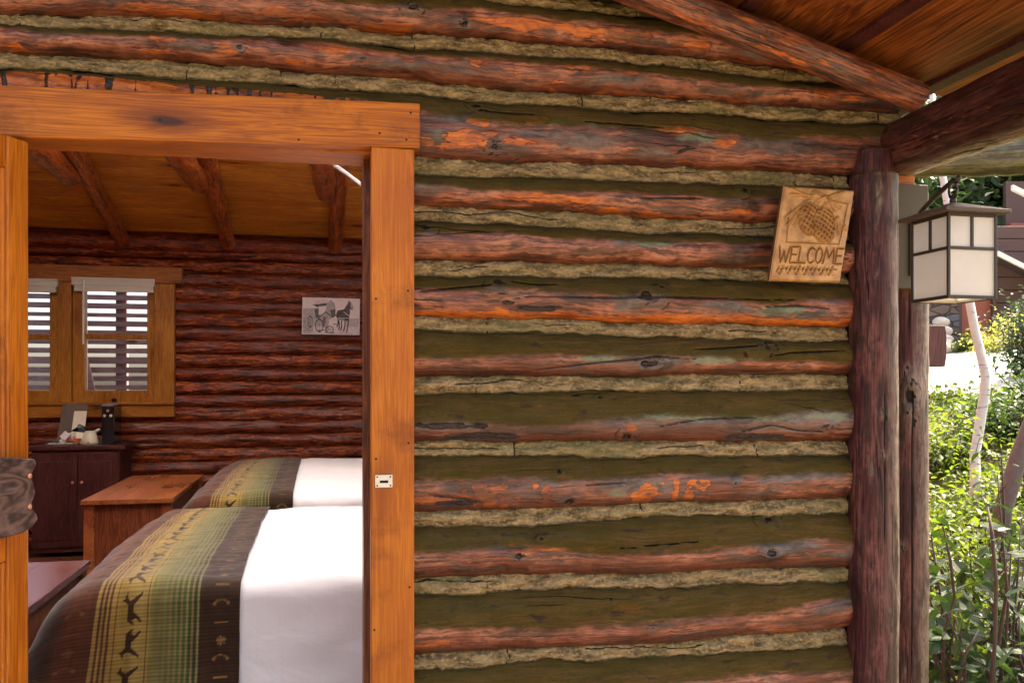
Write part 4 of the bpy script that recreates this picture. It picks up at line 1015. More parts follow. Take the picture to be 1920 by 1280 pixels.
# small dark box fixed on the far side of the split post
a = atY(1739, 688, 2.42); b = atY(1755, 612, 2.42)
m = MB(); h_ = b[2]-a[2]
ol = [(0, 0), (.018, .0), (.0225, h_*.2), (.0245, h_*.5), (.0225, h_*.85), (.018, h_), (0, h_)]
n_ = len(ol); x0_ = P2[0]+.064
xr_ = b[0]-.0245
m.add([(xr_+x if x else x0_-.012, 2.37, a[2]+z) for x, z in ol]+[(xr_+x if x else x0_-.012, 2.47, a[2]+z) for x, z in ol], [tuple(range(n_)), tuple(range(2*n_-1, n_-1, -1))]+[(i, i+n_, (i+1) % n_+n_, (i+1) % n_) for i in range(n_)])
bxo = m.build("utility_box", M_CAB, None, .002); tag(bxo, "small dark brown box with a curved edge fixed behind the split porch post", "box")
# mossy purlin log and eave beyond the post
q0 = atD(1690, 345, 3.9); q1 = atD(2150, 350, 3.6)
round_log("mossy_log", (1.45, 3.55, q0[2]), (3.4, 2.6, q0[2]+.02), .062, .085, M_MOSSY, cabin, 51, n=48, rough=.06, amp=.012)
m = MB(); v = []
for (x, y) in ((1.45, 3.5), (3.5, 2.45), (3.55, 2.7), (1.45, 3.75)):
    v += [(x, y, q0[2]+.085+(.0 if x < 3.6 else .0)), (x, y, q0[2]+.115)]
m.add(v, [(0, 2, 4, 6), (1, 7, 5, 3), (0, 1, 3, 2), (2, 3, 5, 4), (4, 5, 7, 6), (6, 7, 1, 0)]).build("side_eave", M_CORE, cabin)

# ================================================================== FURNITURE
# bed linens: rounded loft
def bed_surface(x0, x1, yn, yf, z, r, drop_n, drop_f, dx, dt, lift=0.0, taper=.16, seed=1, wrinkle=.014, footdrop=0.0):
    """returns vertices grid following a made bed; across = t"""
    L1 = drop_n; La = math.pi/2*r; top = (yf-yn)-2*r; tot = L1+La+top+La+drop_f
    nt = max(8, int(tot/dt)); t = np.linspace(0, tot, nt); x = np.arange(x0, x1+dx*.5, dx)
    Yl = np.zeros(nt); Zl = np.zeros(nt); ny_ = np.zeros(nt); nz_ = np.zeros(nt)
    for i, s in enumerate(t):
        if s < L1: Yl[i] = yn-.03*(1-s/L1)**1.5; Zl[i] = z-r-(L1-s); ny_[i] = -1
        elif s < L1+La: a_ = (s-L1)/r; Yl[i] = yn+r-r*math.cos(a_); Zl[i] = z-r+r*math.sin(a_); ny_[i] = -math.cos(a_); nz_[i] = math.sin(a_)
        elif s < L1+La+top: Yl[i] = yn+r+(s-L1-La); Zl[i] = z; nz_[i] = 1
        elif s < L1+2*La+top: a_ = (s-L1-La-top)/r; Yl[i] = yf-r+r*math.sin(a_); Zl[i] = z-r+r*math.cos(a_); ny_[i] = math.sin(a_); nz_[i] = math.cos(a_)
        else: Yl[i] = yf; Zl[i] = z-r-(s-L1-2*La-top); ny_[i] = 1
    X, T = np.meshgrid(x, t, indexing='ij')
    crown = .018*np.sin(np.clip((T-L1-La)/(top), 0, 1)*math.pi)
    e = np.clip((taper-(X-x0))/taper, 0, 1); sh = taper*(1-np.sqrt(np.clip(1-e*e, 0, 1)))
    Yc = (yn+yf)/2; sc = 1-sh*.9/((yf-yn)/2)
    Yg = Yc+(Yl[None]-Yc)*sc; Zg = Zl[None]+crown-sh*.9*(Zl[None] > z-.25)*np.clip((Zl[None]-(z-.3))/.3, 0, 1)
    wv = wrinkle*(fbm(X*4, T*7, seed, 4)*2)+wrinkle*.5*fbm(X*16, T*5, seed+4, 3)
    side = (T < L1)
    wv = wv+side*.016*np.sin(X*9+3*fbm(X*2, T*0, seed+8, 2)*4)*np.clip((L1-T)/L1, 0, 1)
    off = lift+wv
    Yg = Yg+ny_[None]*off; Zg = Zg+nz_[None]*off
    dfr = np.clip((L1+La-T)/(L1+La), 0, 1)
    Xg = X-.26*dfr**1.1*np.exp(-(X-x0)/.16)
    Zg = Zg-.05*np.exp(-(X-x0)/.10)*(T < L1+La*2+top)*(T > 0)*1.0
    return X, T, np.stack([Xg, Yg, Zg], -1), L1, La, top
HORSE = [(-1, .1), (-.75, .45), (-.3, .5), (.2, .42), (.45, .75), (.5, 1.05), (.62, .8), (.95, .62), (.9, .5), (.65, .55), (.5, .2), (.75, -.35), (.95, -.8), (.8, -.85), (.5, -.45), (.25, -.1), (-.2, -.12), (-.45, -.5), (-.85, -.9), (-.95, -.75), (-.65, -.35), (-.75, .0), (-1.2, -.25)]
def runner_color(f, s):
    """f: 0 at the foot edge .. 1 at the sheet, s metres across the bed"""
    n = fbm(f*30, s*8, 77, 3)
    c = np.zeros(f.shape+(3,)); 
    def put(m, col):
        for k in range(3): c[..., k] = np.where(m, col[k], c[..., k])
    def grad(a, b, ca, cb):
        t = np.clip((f-a)/(b-a), 0, 1)
        m = (f >= a) & (f < b)
        for k in range(3): c[..., k] = np.where(m, ca[k]*(1-t)+cb[k]*t, c[..., k])
    grad(-.1, .12, (.055, .035, .022), (.06, .032, .022)); grad(.12, .20, (.06, .03, .02), (.17, .055, .035)); grad(.20, .30, (.17, .055, .035), (.12, .05, .03))
    grad(.30, .385, (.13, .055, .03), (.14, .06, .03)); grad(.385, .56, (.42, .30, .09), (.44, .36, .15)); grad(.56, .72, (.30, .30, .12), (.10, .17, .05)); grad(.72, .80, (.10, .16, .05), (.05, .05, .02)); grad(.80, 1.1, (.06, .032, .02), (.055, .028, .018))
    for fc in (.315, .338, .361, .384):
        put(np.abs(f-fc) < .006, (.45, .32, .13))
    for k, fc in enumerate(np.arange(.60, .80, .027)): put(np.abs(f-fc) < .0055, (.28, .27, .15) if k % 2 else (.33, .24, .17))
    for fc in (.40, .545): put(np.abs(f-fc) < .004, (.2, .11, .04))
    # animal silhouettes on the gold band
    per = .098; ph = (s/per); kx = (ph-np.round(ph))*per/.040; kx = np.where(np.round(ph) % 2 == 0, kx, -kx); ky = (f-.475)*.56/.026
    put(raster_poly(ky*-1*.9, kx*1.0, [(p[1]*1.0, p[0]) for p in HORSE]), (.06, .03, .02))
    # pale marks on the rust band and tan marks by the sheet
    per = .052; kk = (s/per)-np.round(s/per); ph2 = np.abs(np.round(s/per)).astype(int) % 3
    for fc, col in ((.215, (.21, .12, .08)), (.905, (.30, .18, .08))):
        a_ = kk*per; b_ = (f-fc)*.52
        arc_ = (np.abs(np.hypot(a_*1.1, b_*.62)-.011) < .0026) & (a_ > -.005); bar = (np.abs(a_) < .0028) & (np.abs(b_) < .018); star = ((np.abs(a_) < .003) | (np.abs(b_) < .003) | (np.abs(a_-b_) < .003) | (np.abs(a_+b_) < .003)) & (np.hypot(a_, b_) < .013)
        m = np.where(ph2 == 0, arc_, np.where(ph2 == 1, bar, star)); put(m, col)
    c = c*(1+.6*n[..., None])*(.80+.4*(np.sin(s*2*math.pi/.0105) > 0))[..., None]
    return np.clip(c*np.array([.66, .58, .42]), 0, 1)
def make_bed(yn, yf, z, xf, xrun, labels, seed, drop=.50):
    bed = empty("bed", labels[0], "bed", (xf+.05, yn+.05, 0), group="beds side by side")
    X, T, Vv, *_ = bed_surface(xf+.012, 1.44, yn, yf, z, .065, drop, drop, .02, .02, seed=seed)
    npmesh("white_sheet", Vv.reshape(-1, 3), gridfaces(X.shape[0], X.shape[1]), M_SHEET, bed)
    MB().box(xf+.04, 1.44, yn+.03, yf-.03, .06, z-.16).build("mattress", M_SHEET, bed, .03)
    MB().box(xf+.06, 1.42, yn+.06, yf-.06, .0, .055).build("bed_base", M_CAB, bed)
    X, T, Vv, L1, La, top = bed_surface(xf-.008, xrun, yn-.004, yf+.004, z, .065, drop-.03, drop-.1, .0032, .0034, lift=.014, seed=seed)
    f = (X-xf)/(xrun-xf); s = (T-L1)*.9
    cl = runner_color(f, s)
    # foot panel: hangs down over the end of the bed
    ru = npmesh("bed_runner", Vv.reshape(-1, 3), gridfaces(X.shape[0], X.shape[1]), M_BLANKET, None, col=cl.reshape(-1, 3))
    tag(ru, labels[1], "blanket", "striped blankets across the bed feet")
    md = ru.modifiers.new("s", 'SOLIDIFY'); md.thickness = .008; md.offset = -1
    Xa = np.linspace(0, 1, 12); ya = Vv[0, :, 1]; za = Vv[0, :, 2]; sel = (T[0] > L1*.3) & (T[0] < T[0].max()-L1*.4); ya = ya[sel]; za = za[sel]
    Q = np.zeros((12, len(ya), 3)); 
    for i, q in enumerate(Xa): Q[i, :, 0] = Vv[0, :, 0][sel]-.002-.02*math.sin(q*1.5); Q[i, :, 1] = ya; Q[i, :, 2] = za*(1-q)+q*np.minimum(za, .22)
    npmesh("foot_panel", Q.reshape(-1, 3), gridfaces(12, len(ya)), M_BLANKET, ru, col=np.tile([.055, .033, .022], (Q.shape[0]*Q.shape[1], 1)))
    return bed
make_bed(2.93, 4.70, 1.4-.625, -.84, -.245, ("nearer bed with white linen just inside the doorway", "striped brown, gold and green blanket over the foot of the nearer bed"), 11)
make_bed(5.00, 7.42, 1.4-.60, -.76, -.14, ("farther bed with white linen beyond the nearer one", "striped blanket with animal figures on the farther bed"), 23)

M_CHEST2 = mat_wood('polished_chest_wood', (.10, .030, .03), (.26, .10, .10), 1, rough=.2, knots=False, streak=.3, spec=.6)
def make_chest(x0, x1, y0, y1, zt, label, lm=M_CHEST):
    c = empty("blanket_chest", label, "wooden chest", (x0, y0, 0), group="wooden chests at the bed feet")
    lid = MB()
    nb = 5; w_ = (x1-x0)/nb
    for k in range(nb): lid.box(x0-.012+k*w_*1.0+(0 if k else 0), x0-.012+(k+1)*w_+.0-.0015+(.024 if k == nb-1 else 0), y0-.02, y1+.02, zt-.028, zt)
    lid.build("lid", lm, c, .002)
    for (a_, b_) in ((x0, x0+.06), (x1-.06, x1)):
        for (p_, q_) in ((y0, y0+.06), (y1-.06, y1)): MB().box(a_, b_, p_, q_, 0, zt-.03).build("leg", M_CHEST, c, .004)
    pn = MB(); pn.box(x0+.06, x1-.06, y0+.015, y0+.035, .08, zt-.03); pn.box(x0+.06, x1-.06, y1-.035, y1-.015, .08, zt-.03); pn.box(x0+.015, x0+.035, y0+.06, y1-.06, .08, zt-.03); pn.box(x1-.035, x1-.015, y0+.06, y1-.06, .08, zt-.03)
    for k in range(1, 4): xk = x0+.06+(x1-x0-.12)*k/4; pn.box(xk-.002, xk+.002, y0+.012, y0+.0149, .08, zt-.03)
    pn.build("panel", M_CHESTV, c)
    return c
make_chest(-1.405, -.90, 5.80, 7.28, .70, "reddish wooden chest with planked lid below the window, at the foot of the farther bed")
make_chest(-1.75, -.95, 2.95, 3.98, .665, "glossy reddish chest at the foot of the nearer bed, close to the door", M_CHEST2)

# dark cabinet under the window
cb = empty("cabinet", "dark wooden cabinet under the window holding coffee things", "cabinet", (-2.0, 8.0, 0))
cx1 = atY(232, 830, 7.80)[0]; cx0 = atY(64, 830, 7.80)[0]-.02; cz = EYE-(834-HOR)/F*(7.8/1.078)
MB().box(cx0-.02, cx1+.02, 7.76, 8.28, cz-.035, cz+.0).build("cabinet_top", M_CAB, cb, .004)
MB().box(cx0, cx1-.03, 7.80, 8.26, .04, cz-.036).build("cabinet_body", M_CAB, cb)
mid_ = (cx0+cx1)/2
for (a_, b_) in ((cx0+.01, mid_-.004), (mid_+.004, cx1-.04)):
    d_ = MB(); d_.box(a_, b_, 7.782, 7.799, .08, cz-.06); d_.box(a_+.05, b_-.05, 7.774, 7.781, .14, cz-.13); dd_ = d_.build("cabinet_door", M_CAB, cb, .003)
    MB().lathe([(.006, 0), (.012, .012), (.012, .02)], 12, Matrix.Translation((b_-.03 if a_ < mid_-.1 else a_+.03, 7.78, cz-.3)) @ Matrix.Rotation(math.pi/2, 4, 'X')).build("cabinet_knob", M_COPPER, dd_, 0, True)
ctop = cz
def ctp(px, y=7.95): return atY(px, 820, y)[0]
# coffee machine
e0 = empty("coffee_machine", "black boxy coffee machine on the dark cabinet", "coffee machine", (ctp(205), 7.95, ctop))
x0_, x1_ = ctp(190, 7.88), ctp(214, 7.88); zT = EYE-(760-HOR)/F*7.3
MB().box(x0_, x1_, 7.88, 8.16, ctop+.001, zT).build("machine_body", M_BLACK, e0, .006)
MB().box(x0_-.002, x1_+.002, 7.877, 8.163, zT+.0005, zT+.008).build("top_plate", flat("dull_steel", (.25, .25, .28), .35, .8), e0, .002)
for dx_, dz_, rr_, mt_ in ((-.025, .085, .012, M_STEEL), (.025, .085, .012, M_STEEL), (0, .045, .011, M_COPPER)):
    MB().lathe([(rr_, 0), (rr_, .004), (rr_*.6, .006)], 16, Matrix.Translation(((x0_+x1_)/2+dx_, 7.878, zT-dz_)) @ Matrix.Rotation(math.pi/2, 4, 'X')).build("dial", mt_, e0)
# cream jug
ex = ctp(170, 7.9)
e1 = empty("cream_jug", "squat cream ceramic jug beside the black coffee machine", "jug", (ex, 7.88, ctop))
MB().lathe([(.0, .001), (.062, .001), (.066, .02), (.058, .06), (.046, .095), (.040, .11), (.036, .112), (.030, .10)], 28, Matrix.Translation((ex, 7.88, ctop))).build("jug_body", M_WHITEC, e1, 0, True)
MB().tube([(ex-.05+.018*math.cos(a)-.012, 7.87, ctop+.034+.022*math.sin(a)) for a in np.linspace(0, 2*math.pi, 15)], .007, 8).build("handle", M_WHITEC, e1, 0, True)
MB().tube([(ex+.03, 7.88, ctop+.095), (ex+.055, 7.88, ctop+.115), (ex+.075, 7.88, ctop+.13)], [.016, .013, .008], 10).build("spout", M_WHITEC, e1, 0, True)
MB().box(ex-.006, ex+.010, 7.812, 7.822, ctop+.012, ctop+.026).build("maker_mark", M_RUST, e1)
# leaning folder with card
fx0, fx1 = ctp(112, 8.1), ctp(160, 8.1)
fo = MB(); zt2 = EYE-(757-HOR)/F*7.5
fo.add([(fx0, 8.0, ctop+.002), (fx1, 8.0, ctop+.002), (fx1+.02, 8.12, zt2), (fx0+.02, 8.12, zt2), (fx0, 8.012, ctop+.002), (fx1, 8.012, ctop+.002), (fx1+.02, 8.132, zt2), (fx0+.02, 8.132, zt2)], [(0, 1, 2, 3), (7, 6, 5, 4), (0, 4, 5, 1), (1, 5, 6, 2), (2, 6, 7, 3), (3, 7, 4, 0)])
foo = fo.build("leaning_folder", M_CARD, None, .002); tag(foo, "brown card folder leaning upright behind the coffee supplies", "folder")
cd_ = MB(); kx0, kx1 = ctp(136, 8.05), ctp(160, 8.05); zk = zt2-.06
cd_.add([(kx0, 8.005, ctop+.08), (kx1, 8.005, ctop+.08), (kx1+.005, 8.085, zk), (kx0+.005, 8.085, zk), (kx0, 8.008, ctop+.08), (kx1, 8.008, ctop+.08), (kx1+.005, 8.088, zk), (kx0+.005, 8.088, zk)], [(0, 1, 2, 3), (7, 6, 5, 4), (0, 4, 5, 1), (1, 5, 6, 2), (2, 6, 7, 3), (3, 7, 4, 0)])
co = cd_.build("note_card", M_PAPER); tag(co, "cream printed card propped against the brown folder", "card")
# tray with packets
ty0, ty1 = 7.80, 7.96; tx0, tx1 = ctp(88, 7.85), ctp(150, 7.85)
tr_ = MB(); tr_.box(tx0, tx1, ty0, ty1, ctop+.001, ctop+.012); tr_.box(tx0, tx1, ty1-.01, ty1, ctop+.012, ctop+.04); tr_.box(tx0, tx0+.01, ty0, ty1-.01, ctop+.012, ctop+.03)
tr_.build("serving_tray", M_CARD, None, .003); tag(bpy.data.objects["serving_tray"], "low dark tray on the cabinet with packets on it", "tray")
for k in range(3):
    px_ = tx0+.02+k*.062
    o = MB().box(px_, px_+.052, ty0+.012+.006*k, ty0+.045, ctop+.0125, ctop+.018).build("sugar_packet", M_PACK, None, .001)
    tag(o, ["leftmost of three small white packets on the tray front", "middle one of three small white packets on the tray front", "rightmost of three small white packets on the tray front"][k], "packet", "white packets on the tray")
# heap of coffee pods / bags
rb = random.Random(9); pile = ctp(138, 7.9)
for k in range(9):
    s_ = rb.uniform(.02, .032); mt_ = [M_PACK, M_PACK, M_RUST, M_PAPER][k % 4]
    p_ = Vector((ctp(120+k*4.4, 7.9), 7.86+rb.uniform(0, .06), ctop+.034+(.03 if k % 2 else 0)+rb.uniform(0, .02)))
    o = MB().box(-s_, s_, -s_*.35, s_*.35, -s_*.9, s_*.9, Matrix.Translation(p_) @ Euler((rb.uniform(-.4, .4), rb.uniform(-.9, .9), rb.uniform(-.6, .6))).to_matrix().to_4x4()).build("coffee_sachet", mt_, None, .004)
    tag(o, ["white", "pale", "rust coloured", "cream"][k % 4]+" crumpled coffee sachet, "+["leftmost", "second from left", "third from left", "fourth from left", "middle", "fourth from right", "third from right", "second from right", "rightmost"][k]+" in the heap by the jug", "sachet", "heap of coffee sachets on the cabinet")
bg_ = MB(); bx_ = ctp(150, 7.95)
bg_.add([(bx_-.07, 7.93, ctop+.11), (bx_-.02, 7.93, ctop+.145), (bx_-.01, 7.94, ctop+.17), (bx_+.03, 7.94, ctop+.15), (bx_+.06, 7.93, ctop+.07), (bx_+.055, 7.93, ctop+.002), (bx_+.02, 7.93, ctop+.002), (bx_-.0, 7.93, ctop+.10)] +
        [(bx_-.07, 7.97, ctop+.11), (bx_-.02, 7.98, ctop+.145), (bx_-.01, 7.97, ctop+.17), (bx_+.03, 7.98, ctop+.15), (bx_+.06, 7.98, ctop+.07), (bx_+.055, 7.98, ctop+.002), (bx_+.02, 7.98, ctop+.002), (bx_-.0, 7.98, ctop+.10)],
        [tuple(range(8)), tuple(range(15, 7, -1))]+[(i, i+8, (i+1) % 8+8, (i+1) % 8) for i in range(8)])
tag(bg_.build("plastic_bag", M_BLACK, None, .006), "crumpled black plastic bag above the coffee sachets", "bag")
# cables on the floor by the cabinet
cpts = [(atY(82, 1028, 7.4)[0]+.05*i+.05*math.sin(i*2.1), 7.42+.05*math.cos(i*2.1), .008+.004*math.sin(i)) for i in range(9)]
tag(MB().tube(cpts, .006, 8).build("power_cord", M_CORD, None, 0, True), "black power cord looping on the floor by the cabinet", "cord")

# ================================================================== OUTDOORS
RR = np.random.RandomState(12)
def leaves(centers, size, rs, spread=.05, droop=.3, n_per=8, aspect=.5, lobes=False):
    """leaf blades (folded, six corners) scattered round the centres"""
    C = np.repeat(np.asarray(centers, float), n_per, 0); n = len(C)
    C = C+rs.normal(0, 1, (n, 3))*spread
    tpl = np.array([(0, 0, 0), (.33, aspect*.55, .05), (.68, aspect*.42, .03), (1, 0, -.10), (.68, -aspect*.42, .03), (.33, -aspect*.55, .05), (.35, 0, -.03), (.68, 0, -.05)])
    fc = np.array([(0, 6, 1), (6, 7, 2), (6, 2, 1), (7, 3, 2), (0, 5, 6), (6, 5, 4), (6, 4, 7), (7, 4, 3)])
    sz = size*rs.uniform(.6, 1.25, n)
    az = rs.uniform(0, 2*math.pi, n); el = rs.normal(-droop, .45, n); rl = rs.normal(0, .5, n)
    ca, sa, ce, se = np.cos(az), np.sin(az), np.cos(el), np.sin(el)
    ex = np.stack([ca*ce, sa*ce, se], 1); ey0 = np.stack([-sa, ca, 0*ca], 1); ez0 = np.cross(ex, ey0)
    ey = ey0*np.cos(rl)[:, None]+ez0*np.sin(rl)[:, None]; ez = np.cross(ex, ey)
    V = C[:, None]+sz[:, None, None]*(tpl[None, :, 0:1]*ex[:, None]+tpl[None, :, 1:2]*ey[:, None]+tpl[None, :, 2:3]*ez[:, None])
    Fc = (fc[None]+(np.arange(n)*8)[:, None, None]).reshape(-1, 3)
    return V.reshape(-1, 3), Fc
def shrub(name, label, base, h, r, nst, mat, leaf, n_per=9, seed=1, group=None, cat="shrub", dense=5, droop=.3, aspect=.5, stemr=.008, low=.25, lean=(0, 0)):
    rs = np.random.RandomState(seed); base = np.array(base, float)
    e = empty(name, label, cat, tuple(base), group=group); st = MB(); ctr = []
    for k in range(nst):
        a = rs.uniform(0, 2*math.pi); rr_ = r*rs.uniform(.15, 1)
        tip = base+np.array([math.cos(a)*rr_+lean[0], math.sin(a)*rr_+lean[1], h*rs.uniform(.6, 1.02)]); b0_ = base+np.array([math.cos(a)*rr_*.25, math.sin(a)*rr_*.25, 0])
        mid1 = (b0_*.6+tip*.4)+rs.normal(0, .04*h, 3); mid2 = (b0_*.25+tip*.75)+rs.normal(0, .03*h, 3)
        P_ = [b0_, mid1, mid2, tip]; st.tube([Vector(p) for p in P_], [stemr, stemr*.8, stemr*.5, stemr*.25], 6)
        for q in np.linspace(low, 1, dense+1):
            if q < .5: p = P_[0]*(1-q*2)+P_[1]*q*2 if q < .4 else P_[1]*.8+P_[2]*.2
            else: p = P_[1]*(2-2*q)+P_[3]*(2*q-1)
            o_ = rs.normal(0, 1, 3)*r*.16; ctr.append(p+o_)
            if rs.rand() < .7: st.tube([Vector(p), Vector(p+o_)], [stemr*.35, stemr*.15], 5)
    V, Fc = leaves(ctr, leaf, rs, leaf*1.0, droop, n_per, aspect)
    npmesh("foliage", V, Fc, mat, e, False)
    st.build("stem", M_STEM, e, 0, True)
    return e
def gz(x, y): return float(terr(np.array(float(x)), np.array(float(y))))
def gp(px, D):
    r = ray(px, 700)*D; return (r[0], r[1], gz(r[0], r[1]))
# nearest dark-leaved shrub
shrub("leafy_shrub", "dark green large leaved shrub closest to the split porch post", gp(1850, 3.3), 1.02, .26, 13, M_LEAFD, .085, 4, 3, "shrubs beside the porch", dense=6, low=.45, stemr=.011, aspect=.55)
shrub("leafy_shrub", "dark tall shrub at the right edge behind the large leaved one", gp(1925, 3.8), 1.25, .28, 9, M_LEAFD, .055, 4, 5, "shrubs beside the porch", dense=6, low=.4, stemr=.011)
specs = [(1760, 4.3, .72, .5, "yellow green sunlit shrub against the split porch post"), (1850, 4.6, .66, .5, "sunlit shrub straight behind the dark leaved one"), (1930, 4.9, .8, .5, "sunlit shrub at the lower right edge of the view"),
         (1770, 5.6, .42, .5, "bright shrub below the pale birch trunk, by the post"), (1860, 5.9, .30, .5, "low bright shrub around the foot of the birch"), (1950, 6.1, .6, .5, "bright shrub right of the leaning dark trunk")]
for k, (px, D, h, r, lb_) in enumerate(specs):
    shrub("leafy_shrub", lb_, gp(px, D), h, r, 20, M_LEAFB, .058, 9, 20+k, "shrubs beside the porch", dense=6, low=.1)
specs = [(1780, 7.6, .24, .6, "dark ground shrub under the path edge, left of the birch"), (1890, 7.8, .30, .6, "dark ground shrub under the path edge, right of the birch"), (1985, 7.9, .5, .6, "dark ground shrub beyond the right edge trunk")]
for k, (px, D, h, r, lb_) in enumerate(specs):
    shrub("leafy_shrub", lb_, gp(px, D), h, r, 22, M_LEAFD if k else M_LEAFB, .06, 9, 40+k, "shrubs beside the porch", dense=5, low=.1)
shrub("conifer_bush", "dark green bush at the right edge beside the path", gp(1925, 11.5), 1.0, .45, 30, M_CONIF, .07, 10, 61, dense=6, low=.05)
for k, (px, D, h, r, lb_) in enumerate([(1845, 15.2, .28, .45, "pale yellow flowering plant right of the birch before the red panel"), (1905, 14.6, .5, .4, "tall pale yellow flowering plant against the brown siding"), (1812, 15.4, .2, .3, "low green plant left of the birch at the house foot"), (1880, 14.4, .2, .45, "low pale plant between the two taller flowering ones")]):
    shrub("flowering_plant", lb_, gp(px, D), h, r, 16, M_LEAFY if k != 2 else M_LEAFB, .07, 8, 70+k, "plants before the neighbouring house", cat="plant", dense=5, low=.1)
# ground cover below the shrubs
cx_ = RR.uniform(2.1, 7.0, 5200); cy_ = RR.uniform(.5, 9, 5200); ctr = np.stack([cx_, cy_, terr(cx_, cy_)+.05+.08*RR.rand(5200)], 1)
V, Fc = leaves(ctr, .07, RR, .05, .1, 5)
gcv = npmesh("ground_cover", V, Fc, M_LEAFB, None, False); tag(gcv, "low leafy ground cover between the shrubs and the path", "ground cover", kind="stuff")

def crown(center, rx, rz, n, leaf, mat, seed, name="crown", parent=None, n_per=10):
    rs = np.random.RandomState(seed); c = []
    blobs = [(rs.normal(0, .45, 3)*np.array([rx, rx, rz]), rs.uniform(.25, .5)) for _ in range(14)]
    for _ in range(n):
        b, s_ = blobs[rs.randint(len(blobs))]; d = rs.normal(0, 1, 3); d /= np.linalg.norm(d)
        c.append(np.array(center)+b+d*np.array([rx, rx, rz])*s_*rs.uniform(.5, 1))
    V, Fc = leaves(c, leaf, rs, leaf*1.2, .3, n_per)
    return npmesh(name, V, Fc, mat, parent, False)
# birch: follows the bends of the pale trunk
e = empty("birch_tree", "slender pale birch with a bent trunk in front of the sunlit path", "tree", gp(1832, 6.9))
bp = [(1826, 960, 6.6), (1829, 900, 6.7), (1828, 850, 6.8), (1838, 790, 6.85), (1846, 740, 6.9), (1848, 705, 6.9), (1838, 660, 6.95), (1826, 610, 7.0), (1818, 565, 7.0), (1806, 510, 7.05), (1792, 450, 7.1), (1776, 380, 7.2), (1764, 310, 7.3), (1752, 240, 7.4), (1745, 130, 7.5)]
bpt = [Vector(atD(*p)) for p in bp]; bpt[0].z = gz(bpt[0].x, bpt[0].y)-.05
bo = MB().tube(bpt, [.040, .038, .037, .038, .038, .036, .034, .033, .032, .031, .03, .028, .026, .024, .02], 16).build("trunk", M_BIRCH, e, 0, True)
crown(tuple(bpt[-1]+Vector((-.3, .3, 1.2))), .9, .6, 240, .07, M_LEAFB, 5, parent=e)
e = empty("leaning_tree", "brown tree trunk leaning to the right at the right edge", "tree", gp(1860, 4.9))
tp = [(1862, 1010, 4.7), (1880, 955, 4.7), (1893, 915, 4.72), (1908, 860, 4.75), (1935, 790, 4.8), (1965, 690, 4.9), (2000, 560, 5.0), (2030, 400, 5.2), (2050, 200, 5.3)]
tpt = [Vector(atD(*p)) for p in tp]; tpt[0].z -= .6
MB().tube(tpt, [.05, .046, .045, .043, .042, .04, .038, .034, .03], 14).build("trunk", M_BARK, e, 0, True)
crown(tuple(tpt[-1]+Vector((.9, .6, 1.9))), 1.1, .7, 260, .08, M_LEAFB, 6, parent=e)
# saplings: thin bare stems rising through the near shrub
for k, (pts, r_) in enumerate([([(1858, 1300, 3.0), (1866, 1200, 3.0), (1868, 1090, 3.0), (1860, 1000, 3.05), (1852, 950, 3.1)], .0085), ([(1765, 1300, 3.2), (1772, 1180, 3.2), (1790, 1120, 3.2), (1782, 1050, 3.2), (1768, 985, 3.2)], .007), ([(1792, 1300, 3.1), (1808, 1230, 3.1), (1836, 1180, 3.1)], .007), ([(1905, 1300, 3.3), (1900, 1180, 3.3), (1908, 1080, 3.3), (1914, 980, 3.3)], .005)]):
    o = MB().tube([Vector(atD(*p)) for p in pts], [r_*.9]+[r_*.75]*(len(pts)-2)+[r_*.35], 8).build("sapling_stem", M_STEM, None, 0, True)
    tag(o, ["thickest dark upright sapling stem right of centre in the shrubs", "forked brown stem nearest the split porch post", "short broken stem slanting up to the right", "thin sapling stem at the far right of the shrubs"][k], "stem", "stems in the shrubs")

# neighbouring house; its front is parallel to local x
hb_ = atD(1745, 655, 16.5)
house = empty("neighbour_house", "brown sided house with a red panel and stone corner across the path", "house", (hb_[0], hb_[1], 0), -YAW)
def hbox(px0, px1, py0, py1, D, th, name, mat, par=house, bevel=0):
    k = D/F; o0 = atD(1745, 655, 16.5); rgt = np.array([C_, -S_]); fwd = np.array([S_, C_])
    bx_ = o0[0]*rgt[0]+o0[1]*rgt[1]; by_ = o0[0]*fwd[0]+o0[1]*fwd[1]
    x0, x1 = (px0-960)*k-bx_, (px1-960)*k-bx_; z0, z1 = EYE+(HOR-py1)*k, EYE+(HOR-py0)*k; y0 = D-by_
    m = MB().box(x0, x1, y0, y0+th, z0, z1); return m.build(name, mat, par, bevel, local=True)
for q in range(10):
    o = hbox(1866, 2300, 640-q*24, 663-q*24 if q else 690, 16.5+.0, .10-.012*(0), "siding_board", M_SIDING, bevel=.012)
hbox(1800, 1866, 540, 690, 16.52, .1, "red_panel", M_REDP); hbox(1862, 1868, 500, 690, 16.42, .06, "corner_board", M_SIDING); hbox(1798, 1804, 500, 690, 16.42, .06, "corner_board", M_SIDING)
hbox(1640, 1798, 440, 690, 16.4, 2.2, "stone_wall", M_STONE)
hbox(1798, 1866, 430, 540, 16.5, .1, "upper_siding", M_SIDING)
hbox(1886, 2300, 340, 475, 17.9, .1, "upper_siding", M_SIDING)
wf = hbox(1895, 1940, 418, 472, 17.7, .12, "window_frame", M_REDP); hbox(1900, 1917, 424, 442, 17.66, .03, "window_pane", M_HOLE, house); hbox(1900, 1917, 446, 464, 17.66, .03, "window_pane", M_HOLE, house)
hbox(1920, 1935, 424, 442, 17.66, .03, "window_pane", M_HOLE, house); hbox(1920, 1935, 446, 464, 17.66, .03, "window_pane", M_HOLE, house)
